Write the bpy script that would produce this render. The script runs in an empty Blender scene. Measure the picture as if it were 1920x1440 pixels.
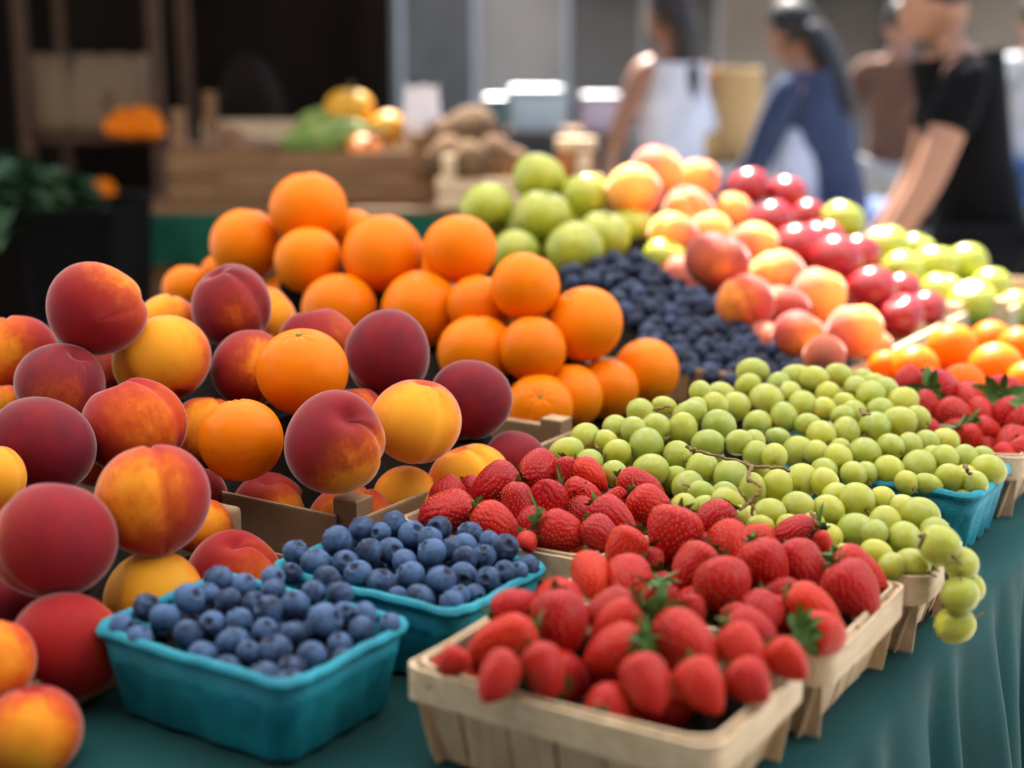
import bpy, bmesh, math, random
import numpy as np
from mathutils import Vector, Matrix, Euler
random.seed(11); RNG = np.random.default_rng(5)
SC = bpy.context.scene
COL = SC.collection
DEBUG = False
R = math.radians
# ------------------------------------------------------------------ camera
F = 2637.0                      # focal length in photo pixels (1920 wide)
PITCH = math.atan(570 / F)
CAMZ = 1.325
CP, SP = math.cos(PITCH), math.sin(PITCH)
TABLE = 0.95
RIM = CAMZ - 0.315
RIGHT = Vector((1, 0, 0)); DOWN = Vector((0, -SP, -CP)); TOCAM = Vector((0, -CP, SP))
ANG = R(57.5)
U = Vector((math.cos(ANG), math.sin(ANG), 0)); W = Vector((U.y, -U.x, 0))
def at(x, y, D):
    """point seen at photo pixel (x, y), D metres along the optical axis"""
    a = (x - 960) / F; b = (y - 720) / F
    return Vector((a, CP - b * SP, -SP - b * CP)) * D + Vector((0, 0, CAMZ))
def proj(p):
    q = Vector(p) - Vector((0, 0, CAMZ))
    d = -(q.dot(TOCAM))
    return 960 + F * q.dot(RIGHT) / d, 720 + F * q.dot(DOWN) / d, d
def S(u, w, z=0.0):
    """stall coordinates (along the stall, towards its front edge) to world"""
    v = U * u + W * w
    return Vector((v.x, v.y, z))
def idir(ix, iy, k):
    return (RIGHT * ix + DOWN * iy + TOCAM * k).normalized()

cam = bpy.data.cameras.new('camera'); co = bpy.data.objects.new('camera', cam); COL.objects.link(co)
co.location = (0, 0, CAMZ); co.rotation_euler = (math.pi / 2 - PITCH, 0, 0)
cam.sensor_width = 36; cam.lens = 36 * F / 1920
cam.clip_start = 0.05; cam.clip_end = 400
cam.dof.use_dof = True; cam.dof.focus_distance = 1.05; cam.dof.aperture_fstop = 3.2
SC.camera = co

# ------------------------------------------------------------------ helpers
def tag(o, label=None, cat=None, group=None, kind=None):
    if label: o['label'] = label
    if cat: o['category'] = cat
    if group: o['group'] = group
    if kind: o['kind'] = kind
    return o
def empty(name, loc, label, cat, group=None, rz=0.0):
    o = bpy.data.objects.new(name, None); COL.objects.link(o)
    o.empty_display_size = 0.05
    o.location = loc; o.rotation_euler = (0, 0, rz)
    return tag(o, label, cat, group)
def mkmesh(name, verts, faces, mats, mi=None, smooth=True):
    me = bpy.data.meshes.new(name)
    me.from_pydata([tuple(map(float, v)) for v in verts], [], [tuple(int(i) for i in f) for f in faces])
    for m in (mats if isinstance(mats, (list, tuple)) else [mats]): me.materials.append(m)
    if mi is not None: me.polygons.foreach_set('material_index', mi)
    if smooth: me.polygons.foreach_set('use_smooth', [True] * len(me.polygons))
    me.update()
    return me
def link(name, me, parent=None, loc=None, rot=None, scale=None):
    o = bpy.data.objects.new(name, me); COL.objects.link(o)
    if parent is not None: o.parent = parent
    if loc is not None: o.location = loc
    if rot is not None:
        o.rotation_mode = 'QUATERNION'; o.rotation_quaternion = rot
    if scale is not None: o.scale = scale if not isinstance(scale, (int, float)) else (scale,) * 3
    return o
class MB:
    """collects boxes, tubes, lofts and grids into one mesh"""
    def __init__(s): s.v = []; s.f = []; s.m = []
    def add(s, verts, faces, mi=0):
        n = len(s.v); s.v += [tuple(v) for v in verts]
        s.f += [tuple(i + n for i in f) for f in faces]; s.m += [mi] * len(faces)
    def box(s, lo, hi, mi=0, M=None, ch=0.0):
        """box with chamfered edges (ch) so that its rims catch light"""
        lo = Vector(lo); hi = Vector(hi)
        bm = bmesh.new(); bmesh.ops.create_cube(bm, size=1.0)
        for v in bm.verts:
            v.co = Vector([(lo[i] + hi[i]) / 2 + v.co[i] * (hi[i] - lo[i]) for i in range(3)])
        if ch > 0: bmesh.ops.bevel(bm, geom=bm.edges[:], offset=ch, segments=2, affect='EDGES', profile=0.6)
        bm.verts.index_update()
        vs = [(M @ v.co) if M is not None else v.co.copy() for v in bm.verts]
        s.add(vs, [[v.index for v in f.verts] for f in bm.faces], mi); bm.free()
    def tube(s, pts, rad, n=8, mi=0, cap=True):
        pts = [Vector(p) for p in pts]; rads = rad if isinstance(rad, (list, tuple)) else [rad] * len(pts)
        loops = []; prev = None
        for i, p in enumerate(pts):
            t = (pts[min(i + 1, len(pts) - 1)] - pts[max(i - 1, 0)]).normalized()
            a = prev if prev is not None else (Vector((0, 0, 1)) if abs(t.z) < .9 else Vector((1, 0, 0)))
            a = (a - t * a.dot(t)).normalized(); prev = a; b = t.cross(a)
            loops.append([p + (a * math.cos(2 * math.pi * k / n) + b * math.sin(2 * math.pi * k / n)) * rads[i] for k in range(n)])
        s.loft(loops, mi, cap, cap)
    def loft(s, loops, mi=0, cap0=False, cap1=False):
        n = len(loops[0]); vs = [v for l in loops for v in l]; fs = []
        for i in range(len(loops) - 1):
            for k in range(n):
                k2 = (k + 1) % n
                fs.append((i * n + k, i * n + k2, (i + 1) * n + k2, (i + 1) * n + k))
        if cap0: fs.append(tuple(range(n))[::-1])
        if cap1: fs.append(tuple((len(loops) - 1) * n + k for k in range(n)))
        s.add(vs, fs, mi)
    def mesh(s, name, mats, smooth=False):
        me = mkmesh(name, s.v, s.f, mats, s.m, smooth)
        bm = bmesh.new(); bm.from_mesh(me); bmesh.ops.recalc_face_normals(bm, faces=bm.faces); bm.to_mesh(me); bm.free()
        return me
    def build(s, name, mats, parent=None, smooth=False, **k):
        return link(name, s.mesh(name, mats, smooth), parent, **k)
def sphere_mesh(name, fn, nu, nv, mats, extra=None):
    """closed uv-sphere, fn(theta, phi) -> xyz arrays"""
    vs = [None]; th = np.linspace(0, math.pi, nv + 1)[1:-1]; ph = np.arange(nu) * 2 * math.pi / nu
    T, Pp = np.meshgrid(th, ph, indexing='ij')
    X = np.stack(fn(T.ravel(), Pp.ravel()), 1)
    top = np.array([c[0] for c in fn(np.array([1e-4]), np.array([0.]))]); bot = np.array([c[0] for c in fn(np.array([math.pi - 1e-4]), np.array([0.]))])
    vs = [top] + list(X) + [bot]; fs = []
    idx = lambda i, k: 1 + i * nu + k % nu
    for k in range(nu): fs.append((0, idx(0, k), idx(0, k + 1)))
    for i in range(nv - 2):
        for k in range(nu): fs.append((idx(i, k), idx(i + 1, k), idx(i + 1, k + 1), idx(i, k + 1)))
    last = len(vs) - 1
    for k in range(nu): fs.append((last, idx(nv - 2, k + 1), idx(nv - 2, k)))
    mi = [0] * len(fs)
    if extra:
        ev, ef, em = extra; n = len(vs)
        vs = vs + list(ev); fs = fs + [tuple(i + n for i in f) for f in ef]; mi += [em] * len(ef)
    return mkmesh(name, vs, fs, mats, mi)
def axes_quat(z, x):
    """rotation whose local Z is z and local X is x (made orthogonal)"""
    z = Vector(z).normalized(); x = Vector(x); x = x - z * x.dot(z)
    if x.length < 1e-4: x = z.orthogonal()
    x.normalize(); y = z.cross(x)
    return Matrix((x, y, z)).transposed().to_quaternion()
def rand_quat():
    a = RNG.normal(size=4); a /= np.linalg.norm(a)
    return Matrix.Identity(3).to_quaternion().__class__(a)

# ------------------------------------------------------------------ materials
class NT:
    def __init__(s, name):
        s.m = bpy.data.materials.new(name); s.m.use_nodes = True
        s.t = s.m.node_tree; s.n = s.t.nodes; s.l = s.t.links
        s.b = s.n['Principled BSDF']; s.out = s.n['Material Output']
    def new(s, t, **k):
        n = s.n.new(t)
        for a, v in k.items(): setattr(n, a, v)
        return n
    def set(s, sock, v):
        if isinstance(v, bpy.types.NodeSocket): s.l.new(v, sock)
        else: sock.default_value = v
    def obj(s, scale=None):
        c = s.new('ShaderNodeTexCoord').outputs['Object']
        if scale is not None:
            mp = s.new('ShaderNodeMapping'); s.l.new(c, mp.inputs['Vector']); mp.inputs['Scale'].default_value = scale; c = mp.outputs[0]
        return c
    def shift(s, vec, amount=40.0):
        """offset coordinates per object so that copies differ"""
        oi = s.new('ShaderNodeObjectInfo'); mu = s.math('MULTIPLY', oi.outputs['Random'], amount)
        va = s.new('ShaderNodeVectorMath', operation='ADD'); s.l.new(vec, va.inputs[0]); s.l.new(mu, va.inputs[1]); return va.outputs[0]
    def noise(s, vec, scale, detail=3, rough=.5, dist=0.0):
        n = s.new('ShaderNodeTexNoise'); s.l.new(vec, n.inputs['Vector'])
        n.inputs['Scale'].default_value = scale; n.inputs['Detail'].default_value = detail
        n.inputs['Roughness'].default_value = rough; n.inputs['Distortion'].default_value = dist
        return n.outputs['Fac']
    def vor(s, vec, scale, feature='F1'):
        n = s.new('ShaderNodeTexVoronoi', feature=feature); s.l.new(vec, n.inputs['Vector']); n.inputs['Scale'].default_value = scale
        return n.outputs['Distance']
    def math(s, op, a, b=0.0, c=0.0, clamp=False):
        n = s.new('ShaderNodeMath', operation=op, use_clamp=clamp)
        for i, v in enumerate((a, b, c)): s.set(n.inputs[i], v)
        return n.outputs[0]
    def ramp(s, fac, stops, interp='LINEAR'):
        n = s.new('ShaderNodeValToRGB'); s.set(n.inputs[0], fac); cr = n.color_ramp; cr.interpolation = interp
        while len(cr.elements) < len(stops): cr.elements.new(0.5)
        for e, (p, c) in zip(cr.elements, stops): e.position = p; e.color = tuple(c) + ((1,) if len(c) == 3 else ())
        return n.outputs['Color']
    def sramp(s, fac, a, b):
        n = s.new('ShaderNodeMapRange', interpolation_type='SMOOTHSTEP'); s.set(n.inputs['Value'], fac)
        n.inputs['From Min'].default_value = a; n.inputs['From Max'].default_value = b; return n.outputs[0]
    def mix(s, fac, a, b, blend='MIX'):
        n = s.new('ShaderNodeMix', data_type='RGBA', blend_type=blend)
        s.set(n.inputs['Factor'], fac)
        for sock, v in ((n.inputs['A'], a), (n.inputs['B'], b)):
            pass
        A = [i for i in n.inputs if i.name == 'A' and i.type == 'RGBA'][0]; B = [i for i in n.inputs if i.name == 'B' and i.type == 'RGBA'][0]
        s.set(A, a if isinstance(a, bpy.types.NodeSocket) else tuple(a) + ((1,) if len(a) == 3 else ()))
        s.set(B, b if isinstance(b, bpy.types.NodeSocket) else tuple(b) + ((1,) if len(b) == 3 else ()))
        return [o for o in n.outputs if o.type == 'RGBA'][0]
    def bump(s, h, strength=.2, dist=.001):
        n = s.new('ShaderNodeBump'); s.l.new(h, n.inputs['Height']); n.inputs['Strength'].default_value = strength; n.inputs['Distance'].default_value = dist
        s.l.new(n.outputs[0], s.b.inputs['Normal'])
    def objcol(s):
        oi = s.new('ShaderNodeObjectInfo'); sp = s.new('ShaderNodeSeparateColor'); s.l.new(oi.outputs['Color'], sp.inputs[0])
        return sp.outputs[0], sp.outputs[1], sp.outputs[2], oi.outputs['Random']
    def fin(s, **k):
        for a, v in k.items():
            s.set(s.b.inputs[a.replace('_', ' ')], v)
        return s.m

def mat_peach():
    t = NT('peach_skin'); r, g, b, rnd = t.objcol(); o = t.obj(); os = t.shift(o)
    sep = t.new('ShaderNodeSeparateXYZ'); t.l.new(o, sep.inputs[0])
    n1 = t.math('SUBTRACT', t.noise(os, 1.6, 3, .55, .4), .5); n2 = t.math('SUBTRACT', t.noise(os, 6.0, 4, .6), .5)
    st = t.new('ShaderNodeMapping'); t.l.new(os, st.inputs['Vector']); st.inputs['Scale'].default_value = (9, 9, 1.6)
    n3 = t.math('SUBTRACT', t.noise(st.outputs[0], 1.5, 3, .6), .5)
    d = t.math('ADD', sep.outputs['X'], t.math('MULTIPLY', n1, 1.0)); d = t.math('ADD', d, t.math('MULTIPLY', n2, .26)); d = t.math('ADD', d, t.math('MULTIPLY', n3, .30))
    # r = share of yellow skin, g = darkness of the blush
    th = t.math('SUBTRACT', 1.22, t.math('MULTIPLY', r, 2.15))
    f = t.math('MULTIPLY_ADD', t.math('SUBTRACT', d, th), .62, .5, clamp=True)
    c = t.ramp(f, [(0, (.36, .014, .014)), (.28, (.48, .036, .012)), (.5, (.64, .10, .009)), (.70, (.80, .24, .014)), (1, (.86, .37, .026))])
    dk = t.math('MULTIPLY', g, t.sramp(f, .75, .3)); dk = t.math('MULTIPLY', dk, t.math('ADD', t.math('MULTIPLY', n1, 1.2), .9), clamp=True)
    c = t.mix(dk, c, (.14, .014, .025))
    sp = t.sramp(t.vor(os, 26), .16, .05); c = t.mix(t.math('MULTIPLY', sp, .16), c, (.85, .35, .12))
    c = t.mix(t.math('MULTIPLY', b, .9), c, (.86, .50, .30))          # b = cream blend that paints sun-bleached skin on the back peaches
    t.bump(t.noise(o, 90, 2, .7), .12, .004)
    return t.fin(Base_Color=c, Roughness=.62, Specular_IOR_Level=.10, Sheen_Weight=.75, Sheen_Roughness=.28, Sheen_Tint=(1, .86, .82, 1), Subsurface_Weight=.0)
def mat_orange(name='orange_skin', c0=(.74, .152, .001), c1=(.86, .222, .0015)):
    t = NT(name); r, g, b, rnd = t.objcol(); o = t.obj(); os = t.shift(o)
    c = t.mix(t.math('ADD', t.math('MULTIPLY', t.noise(os, 1.7, 3), .8), t.math('SUBTRACT', r, .4), clamp=True), c0, c1)
    pores = t.vor(o, 28)
    c = t.mix(t.math('MULTIPLY', t.sramp(pores, .25, .02), .22), c, (.6, .12, .004))
    sp = t.math('MULTIPLY', t.sramp(t.vor(os, 2.6), .10, .03), g); c = t.mix(t.math('MULTIPLY', sp, .85), c, (.10, .05, .012))
    h = t.math('ADD', t.sramp(pores, .0, .32), t.math('MULTIPLY', t.noise(os, 2.2, 1), .12))
    t.bump(h, .26, .03)
    return t.fin(Base_Color=c, Roughness=.36, Specular_IOR_Level=.13, Subsurface_Weight=.15, Subsurface_Radius=(1, .4, .1), Subsurface_Scale=.004)
def mat_apple(name, c0, c1, sp, rough):
    t = NT(name); o = t.obj(); os = t.shift(o)
    st = t.new('ShaderNodeMapping'); t.l.new(os, st.inputs['Vector']); st.inputs['Scale'].default_value = (7, 7, 1.2)
    f = t.math('ADD', t.math('MULTIPLY', t.noise(os, 1.5, 2), .6), t.math('MULTIPLY', t.noise(st.outputs[0], 1.4, 3), .45))
    c = t.mix(t.sramp(f, .3, .75), c0, c1)
    c = t.mix(t.math('MULTIPLY', t.sramp(t.vor(os, 11), .11, .05), .6), c, sp)
    return t.fin(Base_Color=c, Roughness=rough, Specular_IOR_Level=.5, Coat_Weight=.15, Coat_Roughness=.12)
def mat_blueberry(name, dark, bloom, lo=.35, hi=.7):
    t = NT(name); o = t.obj(); os = t.shift(o); r, g, b, rnd = t.objcol()
    f = t.math('ADD', t.noise(os, 1.3, 4, .6), t.math('MULTIPLY', t.math('SUBTRACT', r, .5), .35))
    f2 = t.noise(os, 7, 3, .6)
    f = t.math('ADD', t.math('MULTIPLY', f, .8), t.math('MULTIPLY', f2, .2))
    c = t.mix(t.sramp(f, lo, hi), dark, bloom)
    sep = t.new('ShaderNodeSeparateXYZ'); t.l.new(o, sep.inputs[0])
    t.bump(f2, .1, .01)
    return t.fin(Base_Color=c, Roughness=.55, Specular_IOR_Level=.2, Sheen_Weight=.10, Sheen_Roughness=.4, Sheen_Tint=(.6, .72, 1, 1))
def mat_strawberry():
    t = NT('strawberry_flesh'); r, g, b, rnd = t.objcol(); o = t.obj(); os = t.shift(o)
    sep = t.new('ShaderNodeSeparateXYZ'); t.l.new(o, sep.inputs[0])
    c = t.mix(t.math('ADD', r, t.math('MULTIPLY', t.math('SUBTRACT', t.noise(os, 1.8, 2), .5), .5), clamp=True), (.43, .003, .011), (.58, .020, .004))
    c = t.mix(t.math('MULTIPLY', t.sramp(t.math('ADD', sep.outputs['Z'], t.math('MULTIPLY', t.noise(os, 5, 2), .12)), .46, .60), .5), c, (.85, .35, .2))
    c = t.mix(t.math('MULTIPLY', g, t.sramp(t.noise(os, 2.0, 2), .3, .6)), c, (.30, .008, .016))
    t.bump(t.noise(o, 22, 2), .12, .01)
    return t.fin(Base_Color=c, Roughness=.30, Specular_IOR_Level=.15, Subsurface_Weight=.2, Subsurface_Radius=(1, .15, .1), Subsurface_Scale=.003, Coat_Weight=.10, Coat_Roughness=.12)
def mat_grape():
    t = NT('grape_skin'); r, g, b, rnd = t.objcol(); o = t.obj(); os = t.shift(o)
    c = t.mix(t.math('ADD', r, t.math('MULTIPLY', t.math('SUBTRACT', t.noise(os, 1.2, 2), .5), .7), clamp=True), (.47, .56, .085), (.74, .69, .06))
    bl = t.sramp(t.noise(os, 1.5, 4, .65), .42, .72); c = t.mix(t.math('MULTIPLY', bl, .34), c, (.74, .80, .50))
    c = t.mix(t.math('MULTIPLY', t.sramp(t.vor(os, 13), .07, .03), .35), c, (.36, .28, .04))
    vein = t.new('ShaderNodeMapping'); t.l.new(os, vein.inputs['Vector']); vein.inputs['Scale'].default_value = (5, 5, .8)
    c = t.mix(t.math('MULTIPLY', t.sramp(t.noise(vein.outputs[0], 2, 2), .55, .7), .15), c, (.7, .75, .3))
    return t.fin(Base_Color=c, Roughness=.24, Specular_IOR_Level=.6, Transmission_Weight=.40, IOR=1.33, Subsurface_Weight=.7, Subsurface_Radius=(1.0, .9, .30), Subsurface_Scale=.004, Sheen_Weight=.03)
def mat_plain(name, c, rough=.6, var=.25, scale=20, bump=0.0, bscale=200, spec=.4, stretch=(1, 1, 1), metal=0.0, sheen=0.0, c2=None):
    t = NT(name); o = t.obj(stretch)
    f = t.noise(o, scale, 4, .6)
    c2 = c2 or tuple(x * (1 - var) for x in c)
    col = t.mix(t.sramp(f, .3, .7), c, c2)
    if bump: t.bump(t.noise(o, bscale, 3), bump, .002)
    return t.fin(Base_Color=col, Roughness=rough, Specular_IOR_Level=spec, Metallic=metal, Sheen_Weight=sheen)
def mat_wood(name, c, c2, along='X', scale=1.0):
    t = NT(name)
    sc = {'X': (6, 130, 130), 'Y': (130, 6, 130), 'Z': (130, 130, 6)}[along]
    o = t.obj(tuple(v * scale for v in sc)); o2 = t.obj((3, 3, 3))
    g = t.noise(o, 1.0, 4, .6, .6); g2 = t.sramp(t.noise(t.shift(o2), 9, 4, .65), .35, .65)
    col = t.mix(t.sramp(g, .32, .68), c, c2); col = t.mix(t.math('MULTIPLY', g2, .35), col, tuple(x * .72 for x in c2))
    t.bump(g, .25, .0012)
    return t.fin(Base_Color=col, Roughness=.72, Specular_IOR_Level=.25)
def mat_pulp():
    t = NT('turquoise_pulp'); o = t.obj()
    f = t.noise(o, 260, 3, .7); f2 = t.noise(o, 28, 3)
    c = t.mix(t.sramp(f2, .3, .7), (.014, .32, .42), (.007, .20, .29)); c = t.mix(t.math('MULTIPLY', t.sramp(f, .5, .75), .3), c, (.04, .40, .48))
    t.bump(t.math('ADD', f, t.math('MULTIPLY', f2, 1.2)), .55, .0018)
    return t.fin(Base_Color=c, Roughness=.62, Specular_IOR_Level=.35)
def mat_cloth(name, c, weave=900, sheen=.08):
    t = NT(name); o = t.obj()
    f = t.noise(o, 6, 3); c2 = tuple(x * .7 for x in c); col = t.mix(t.sramp(f, .3, .7), c, c2)
    wv = t.new('ShaderNodeTexWave', wave_type='BANDS', bands_direction='DIAGONAL'); t.l.new(o, wv.inputs['Vector']); wv.inputs['Scale'].default_value = weave
    t.bump(t.math('ADD', t.noise(o, 500, 2), t.math('MULTIPLY', t.noise(o, 35, 2), 1.5)), .3, .001)
    return t.fin(Base_Color=col, Roughness=.88, Specular_IOR_Level=.12, Sheen_Weight=sheen if max(c) > .02 else 0)
def mat_canvas():
    t = NT('white_canvas'); t.n.remove(t.b); o = t.obj()
    f = t.noise(o, 5, 3); c = t.ramp(f, [(.3, (.80, .80, .78)), (.7, (.74, .74, .72))])
    d = t.new('ShaderNodeBsdfDiffuse'); tr = t.new('ShaderNodeBsdfTranslucent'); mx = t.new('ShaderNodeMixShader')
    t.l.new(c, d.inputs['Color']); t.l.new(c, tr.inputs['Color']); mx.inputs[0].default_value = .42
    t.l.new(d.outputs[0], mx.inputs[1]); t.l.new(tr.outputs[0], mx.inputs[2]); t.l.new(mx.outputs[0], t.out.inputs['Surface'])
    return t.m
M = dict(
    peach=mat_peach(), orange=mat_orange(), tangerine=mat_orange('tangerine_skin', (.78, .11, .002), (.86, .19, .003)),
    gapple=mat_apple('green_apple_skin', (.27, .31, .020), (.42, .42, .035), (.6, .6, .2), .36),
    rapple=mat_apple('red_apple_skin', (.28, .007, .014), (.40, .018, .02), (.7, .3, .2), .28),
    bb=mat_blueberry('blueberry_skin', (.014, .022, .052), (.070, .132, .270), .30, .64),
    dbb=mat_blueberry('dark_berry_skin', (.007, .010, .026), (.060, .085, .175), .38, .75),
    crown=mat_plain('berry_crown', (.03, .035, .06), .8, .4, 30),
    straw=mat_strawberry(), seed=mat_plain('strawberry_seed', (.66, .32, .10), .45, .3, 3),
    leaf=mat_plain('leaf_green', (.065, .19, .03), .5, .45, 8, .2, 60), grape=mat_grape(),
    twig=mat_plain('grape_twig', (.27, .17, .06), .75, .5, 60, .4, 300), dot=mat_plain('blossom_scar', (.14, .08, .02), .8, .3, 40),
    stem=mat_plain('fruit_stem', (.10, .075, .025), .8, .4, 30), button=mat_plain('orange_button', (.16, .20, .05), .75, .4, 20),
    pulp=mat_pulp(), veneer=mat_wood('pale_veneer', (.66, .50, .33), (.52, .36, .21), 'Z', 1.0), veneerx=mat_wood('pale_veneer_band', (.72, .57, .40), (.58, .42, .26), 'X', 1.0),
    card=mat_plain('kraft_card', (.27, .155, .082), .8, .12, 40, .15, 300, .2), cardedge=mat_plain('kraft_card_edge', (.46, .31, .18), .85, .2, 60, .3, 400, .2),
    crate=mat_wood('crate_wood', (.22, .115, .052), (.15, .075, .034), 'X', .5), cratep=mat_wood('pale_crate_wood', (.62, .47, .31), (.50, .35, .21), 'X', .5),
    paper=mat_plain('gap_shade_paper', (.014, .009, .006), .9, .4, 30, .5, 80, .15),  # near-black so the gaps between fruit look shaded
    cloth=mat_cloth('teal_tablecloth', (.005, .062, .064)), gcloth=mat_cloth('dark_green_cloth', (.006, .075, .045)),
    canvas=mat_canvas(), metal=mat_plain('awning_metal', (.5, .5, .5), .4, .1, 10, metal=.8),
    black=mat_plain('black_plastic', (.003, .003, .003), .9, .2, 20, spec=.05), tarp=mat_plain('dark_tarp', (.010, .0062, .004), .9, .4, 2, spec=.1),
)

# ------------------------------------------------------------------ fruit meshes (unit radius)
def f_peach(k):
    a1, a2, a3 = RNG.uniform(0, 6.28, 3); g0 = .6
    def fn(T, Ph):
        dphi = np.angle(np.exp(1j * (Ph - g0)))
        r = 1 + .032 * np.sin(2 * Ph + a1) * np.sin(T) + .022 * np.sin(3 * Ph + a2) * np.sin(T) ** 2 + .03 * np.cos(2 * T + a3) + .02 * np.sin(Ph + a2) * np.sin(2 * T)
        r = r - .095 * np.exp(-(dphi / .15) ** 2) * np.sin(T) ** .5 * (.25 + .75 * np.cos(T / 2) ** 2) + .018 * np.exp(-((np.abs(dphi) - .38) / .22) ** 2) * np.sin(T)
        r = r - .26 * np.exp(-(T / .26) ** 2) + .03 * np.exp(-((math.pi - T) / .2) ** 2)
        return r * np.sin(T) * np.cos(Ph), r * np.sin(T) * np.sin(Ph), r * np.cos(T) * .95
    return sphere_mesh('peach_body', fn, 64, 40, M['peach'])
def f_orange(k, mat='orange'):
    a1, a2 = RNG.uniform(0, 6.28, 2)
    def fn(T, Ph):
        r = 1 + .012 * np.sin(2 * Ph + a1) * np.sin(T) + .01 * np.cos(3 * T + a2) - .06 * np.exp(-(T / .16) ** 2) + .012 * np.cos(8 * Ph) * np.exp(-((T - .24) / .14) ** 2) - .03 * np.exp(-((math.pi - T) / .1) ** 2)
        return r * np.sin(T) * np.cos(Ph), r * np.sin(T) * np.sin(Ph), r * np.cos(T) * .96
    return sphere_mesh('orange_body', fn, 56, 36, M[mat])
def f_apple(k, mat):
    a1 = RNG.uniform(0, 6.28)
    def fn(T, Ph):
        r = 1 + .02 * np.sin(2 * Ph + a1) * np.sin(T) - .42 * np.exp(-(T / .30) ** 2) - .26 * np.exp(-((math.pi - T) / .26) ** 2) + .012 * np.cos(5 * Ph) * np.exp(-((T - 2.6) / .4) ** 2)
        sh = 1 + .05 * np.cos(T)
        return r * np.sin(T) * np.cos(Ph) * sh, r * np.sin(T) * np.sin(Ph) * sh, r * np.cos(T) * .95
    return sphere_mesh('apple_body', fn, 48, 36, M[mat])
def f_berry(mat):
    a1, a2 = RNG.uniform(0, 6.28, 2)
    def fn(T, Ph):
        lobes = .5 + .5 * np.cos(5 * Ph + a1)
        r = 1 + .02 * np.sin(2 * Ph + a2) * np.sin(T)
        r = r + (.04 + .10 * lobes) * np.exp(-((T - .42) / .075) ** 2) - .22 * np.exp(-(T / .30) ** 4)
        return r * np.sin(T) * np.cos(Ph), r * np.sin(T) * np.sin(Ph), r * np.cos(T) * .88
    me = sphere_mesh('berry_body', fn, 30, 30, [M[mat], M['crown']])
    mi = [1 if (p.center.z > .5 and math.hypot(p.center.x, p.center.y) < .30) else 0 for p in me.polygons]
    me.polygons.foreach_set('material_index', mi)
    return me
def f_grape():
    pts = []
    def fn(T, Ph):
        r = 1 - .10 * np.exp(-(T / .16) ** 2) - .03 * np.exp(-((math.pi - T) / .08) ** 2)
        return r * np.sin(T) * np.cos(Ph), r * np.sin(T) * np.sin(Ph), r * np.cos(T)
    b = MB(); b.tube([(0, 0, .86), (.02, .01, 1.02), (.07, .03, 1.28), (.16, .06, 1.5)], [.13, .062, .05, .045], 7)
    me = sphere_mesh('grape_body', fn, 28, 24, [M['grape'], M['dot'], M['twig']], ([tuple(v) for v in b.v], b.f, 2))
    me.polygons.foreach_set('material_index', [2 if p.material_index == 2 else 1 if p.center.z < -.988 else 0 for p in me.polygons])
    return me
def f_straw(k):
    """height 1 (z .5 shoulder to -.5 tip), width 1, dimpled, with seeds"""
    a = RNG.uniform(0, 6.28, 4); blunt = RNG.uniform(.62, .85); pk = RNG.uniform(.27, .36)
    def prof(t):
        t = np.clip(t, 0, 1)
        up = np.sqrt(np.clip(1 - (1 - t / pk) ** 2, 0, 1)); dn = np.clip(np.cos(np.clip((t - pk) / (1 - pk), 0, 1) ** 1.25 * math.pi / 2), 0, 1) ** blunt
        return np.where(t < pk, up, dn)
    def surf(t, Ph):
        r = .5 * prof(t) * (1 + .055 * np.sin(2 * Ph + a[0]) + .04 * np.sin(3 * Ph + a[1]) + .05 * np.sin(4 * t + a[2]))
        z = .5 - t
        return np.stack([r * np.cos(Ph) + .03 * np.sin(3 * t + a[3]), r * np.sin(Ph) + .03 * np.sin(3 * t + a[2]), z], -1)
    seeds = []; rows = 15
    for i in range(rows):
        t = .07 + .88 * i / (rows - 1); n = max(4, int(round(20 * float(prof(np.array(t))))))
        for j in range(n):
            seeds.append((t + RNG.normal() * .006, (j + .5 * (i % 2)) * 2 * math.pi / n + RNG.normal() * .04))
    sd = np.array(seeds); SPOS = surf(sd[:, 0], sd[:, 1])
    def fn(T, Ph):
        t = (1 - np.cos(T)) / 2
        Pp = surf(t, Ph); d2 = ((Pp[:, None, :] - SPOS[None]) ** 2).sum(2); m = d2.min(1)
        dep = .033 * np.exp(-m / (2 * .022 ** 2))
        ctr = np.zeros_like(Pp); ctr[:, 2] = Pp[:, 2] * .6 + .06
        nrm = Pp - ctr; nrm /= np.linalg.norm(nrm, axis=1, keepdims=True) + 1e-9
        Pp = Pp - nrm * dep[:, None]
        return Pp[:, 0], Pp[:, 1], Pp[:, 2]
    ev, ef = [], []
    for p in SPOS:
        ctr = np.array([0, 0, p[2] * .6 + .06]); n = p - ctr; n /= np.linalg.norm(n) + 1e-9
        up = np.array([0, 0, 1.]) - n * n[2]; up /= np.linalg.norm(up) + 1e-9; sd_ = np.cross(n, up); q = p - n * .014; b = len(ev)
        ev += [q + up * .026, q + sd_ * .013, q - up * .026, q - sd_ * .013, q + n * .015, q - n * .012]
        ef += [(b, b + 3, b + 4), (b + 3, b + 2, b + 4), (b + 2, b + 1, b + 4), (b + 1, b, b + 4), (b + 3, b, b + 5), (b + 2, b + 3, b + 5), (b + 1, b + 2, b + 5), (b, b + 1, b + 5)]
    return sphere_mesh('strawberry_body', fn, 84, 56, [M['straw'], M['seed']], (ev, ef, 1))
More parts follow.
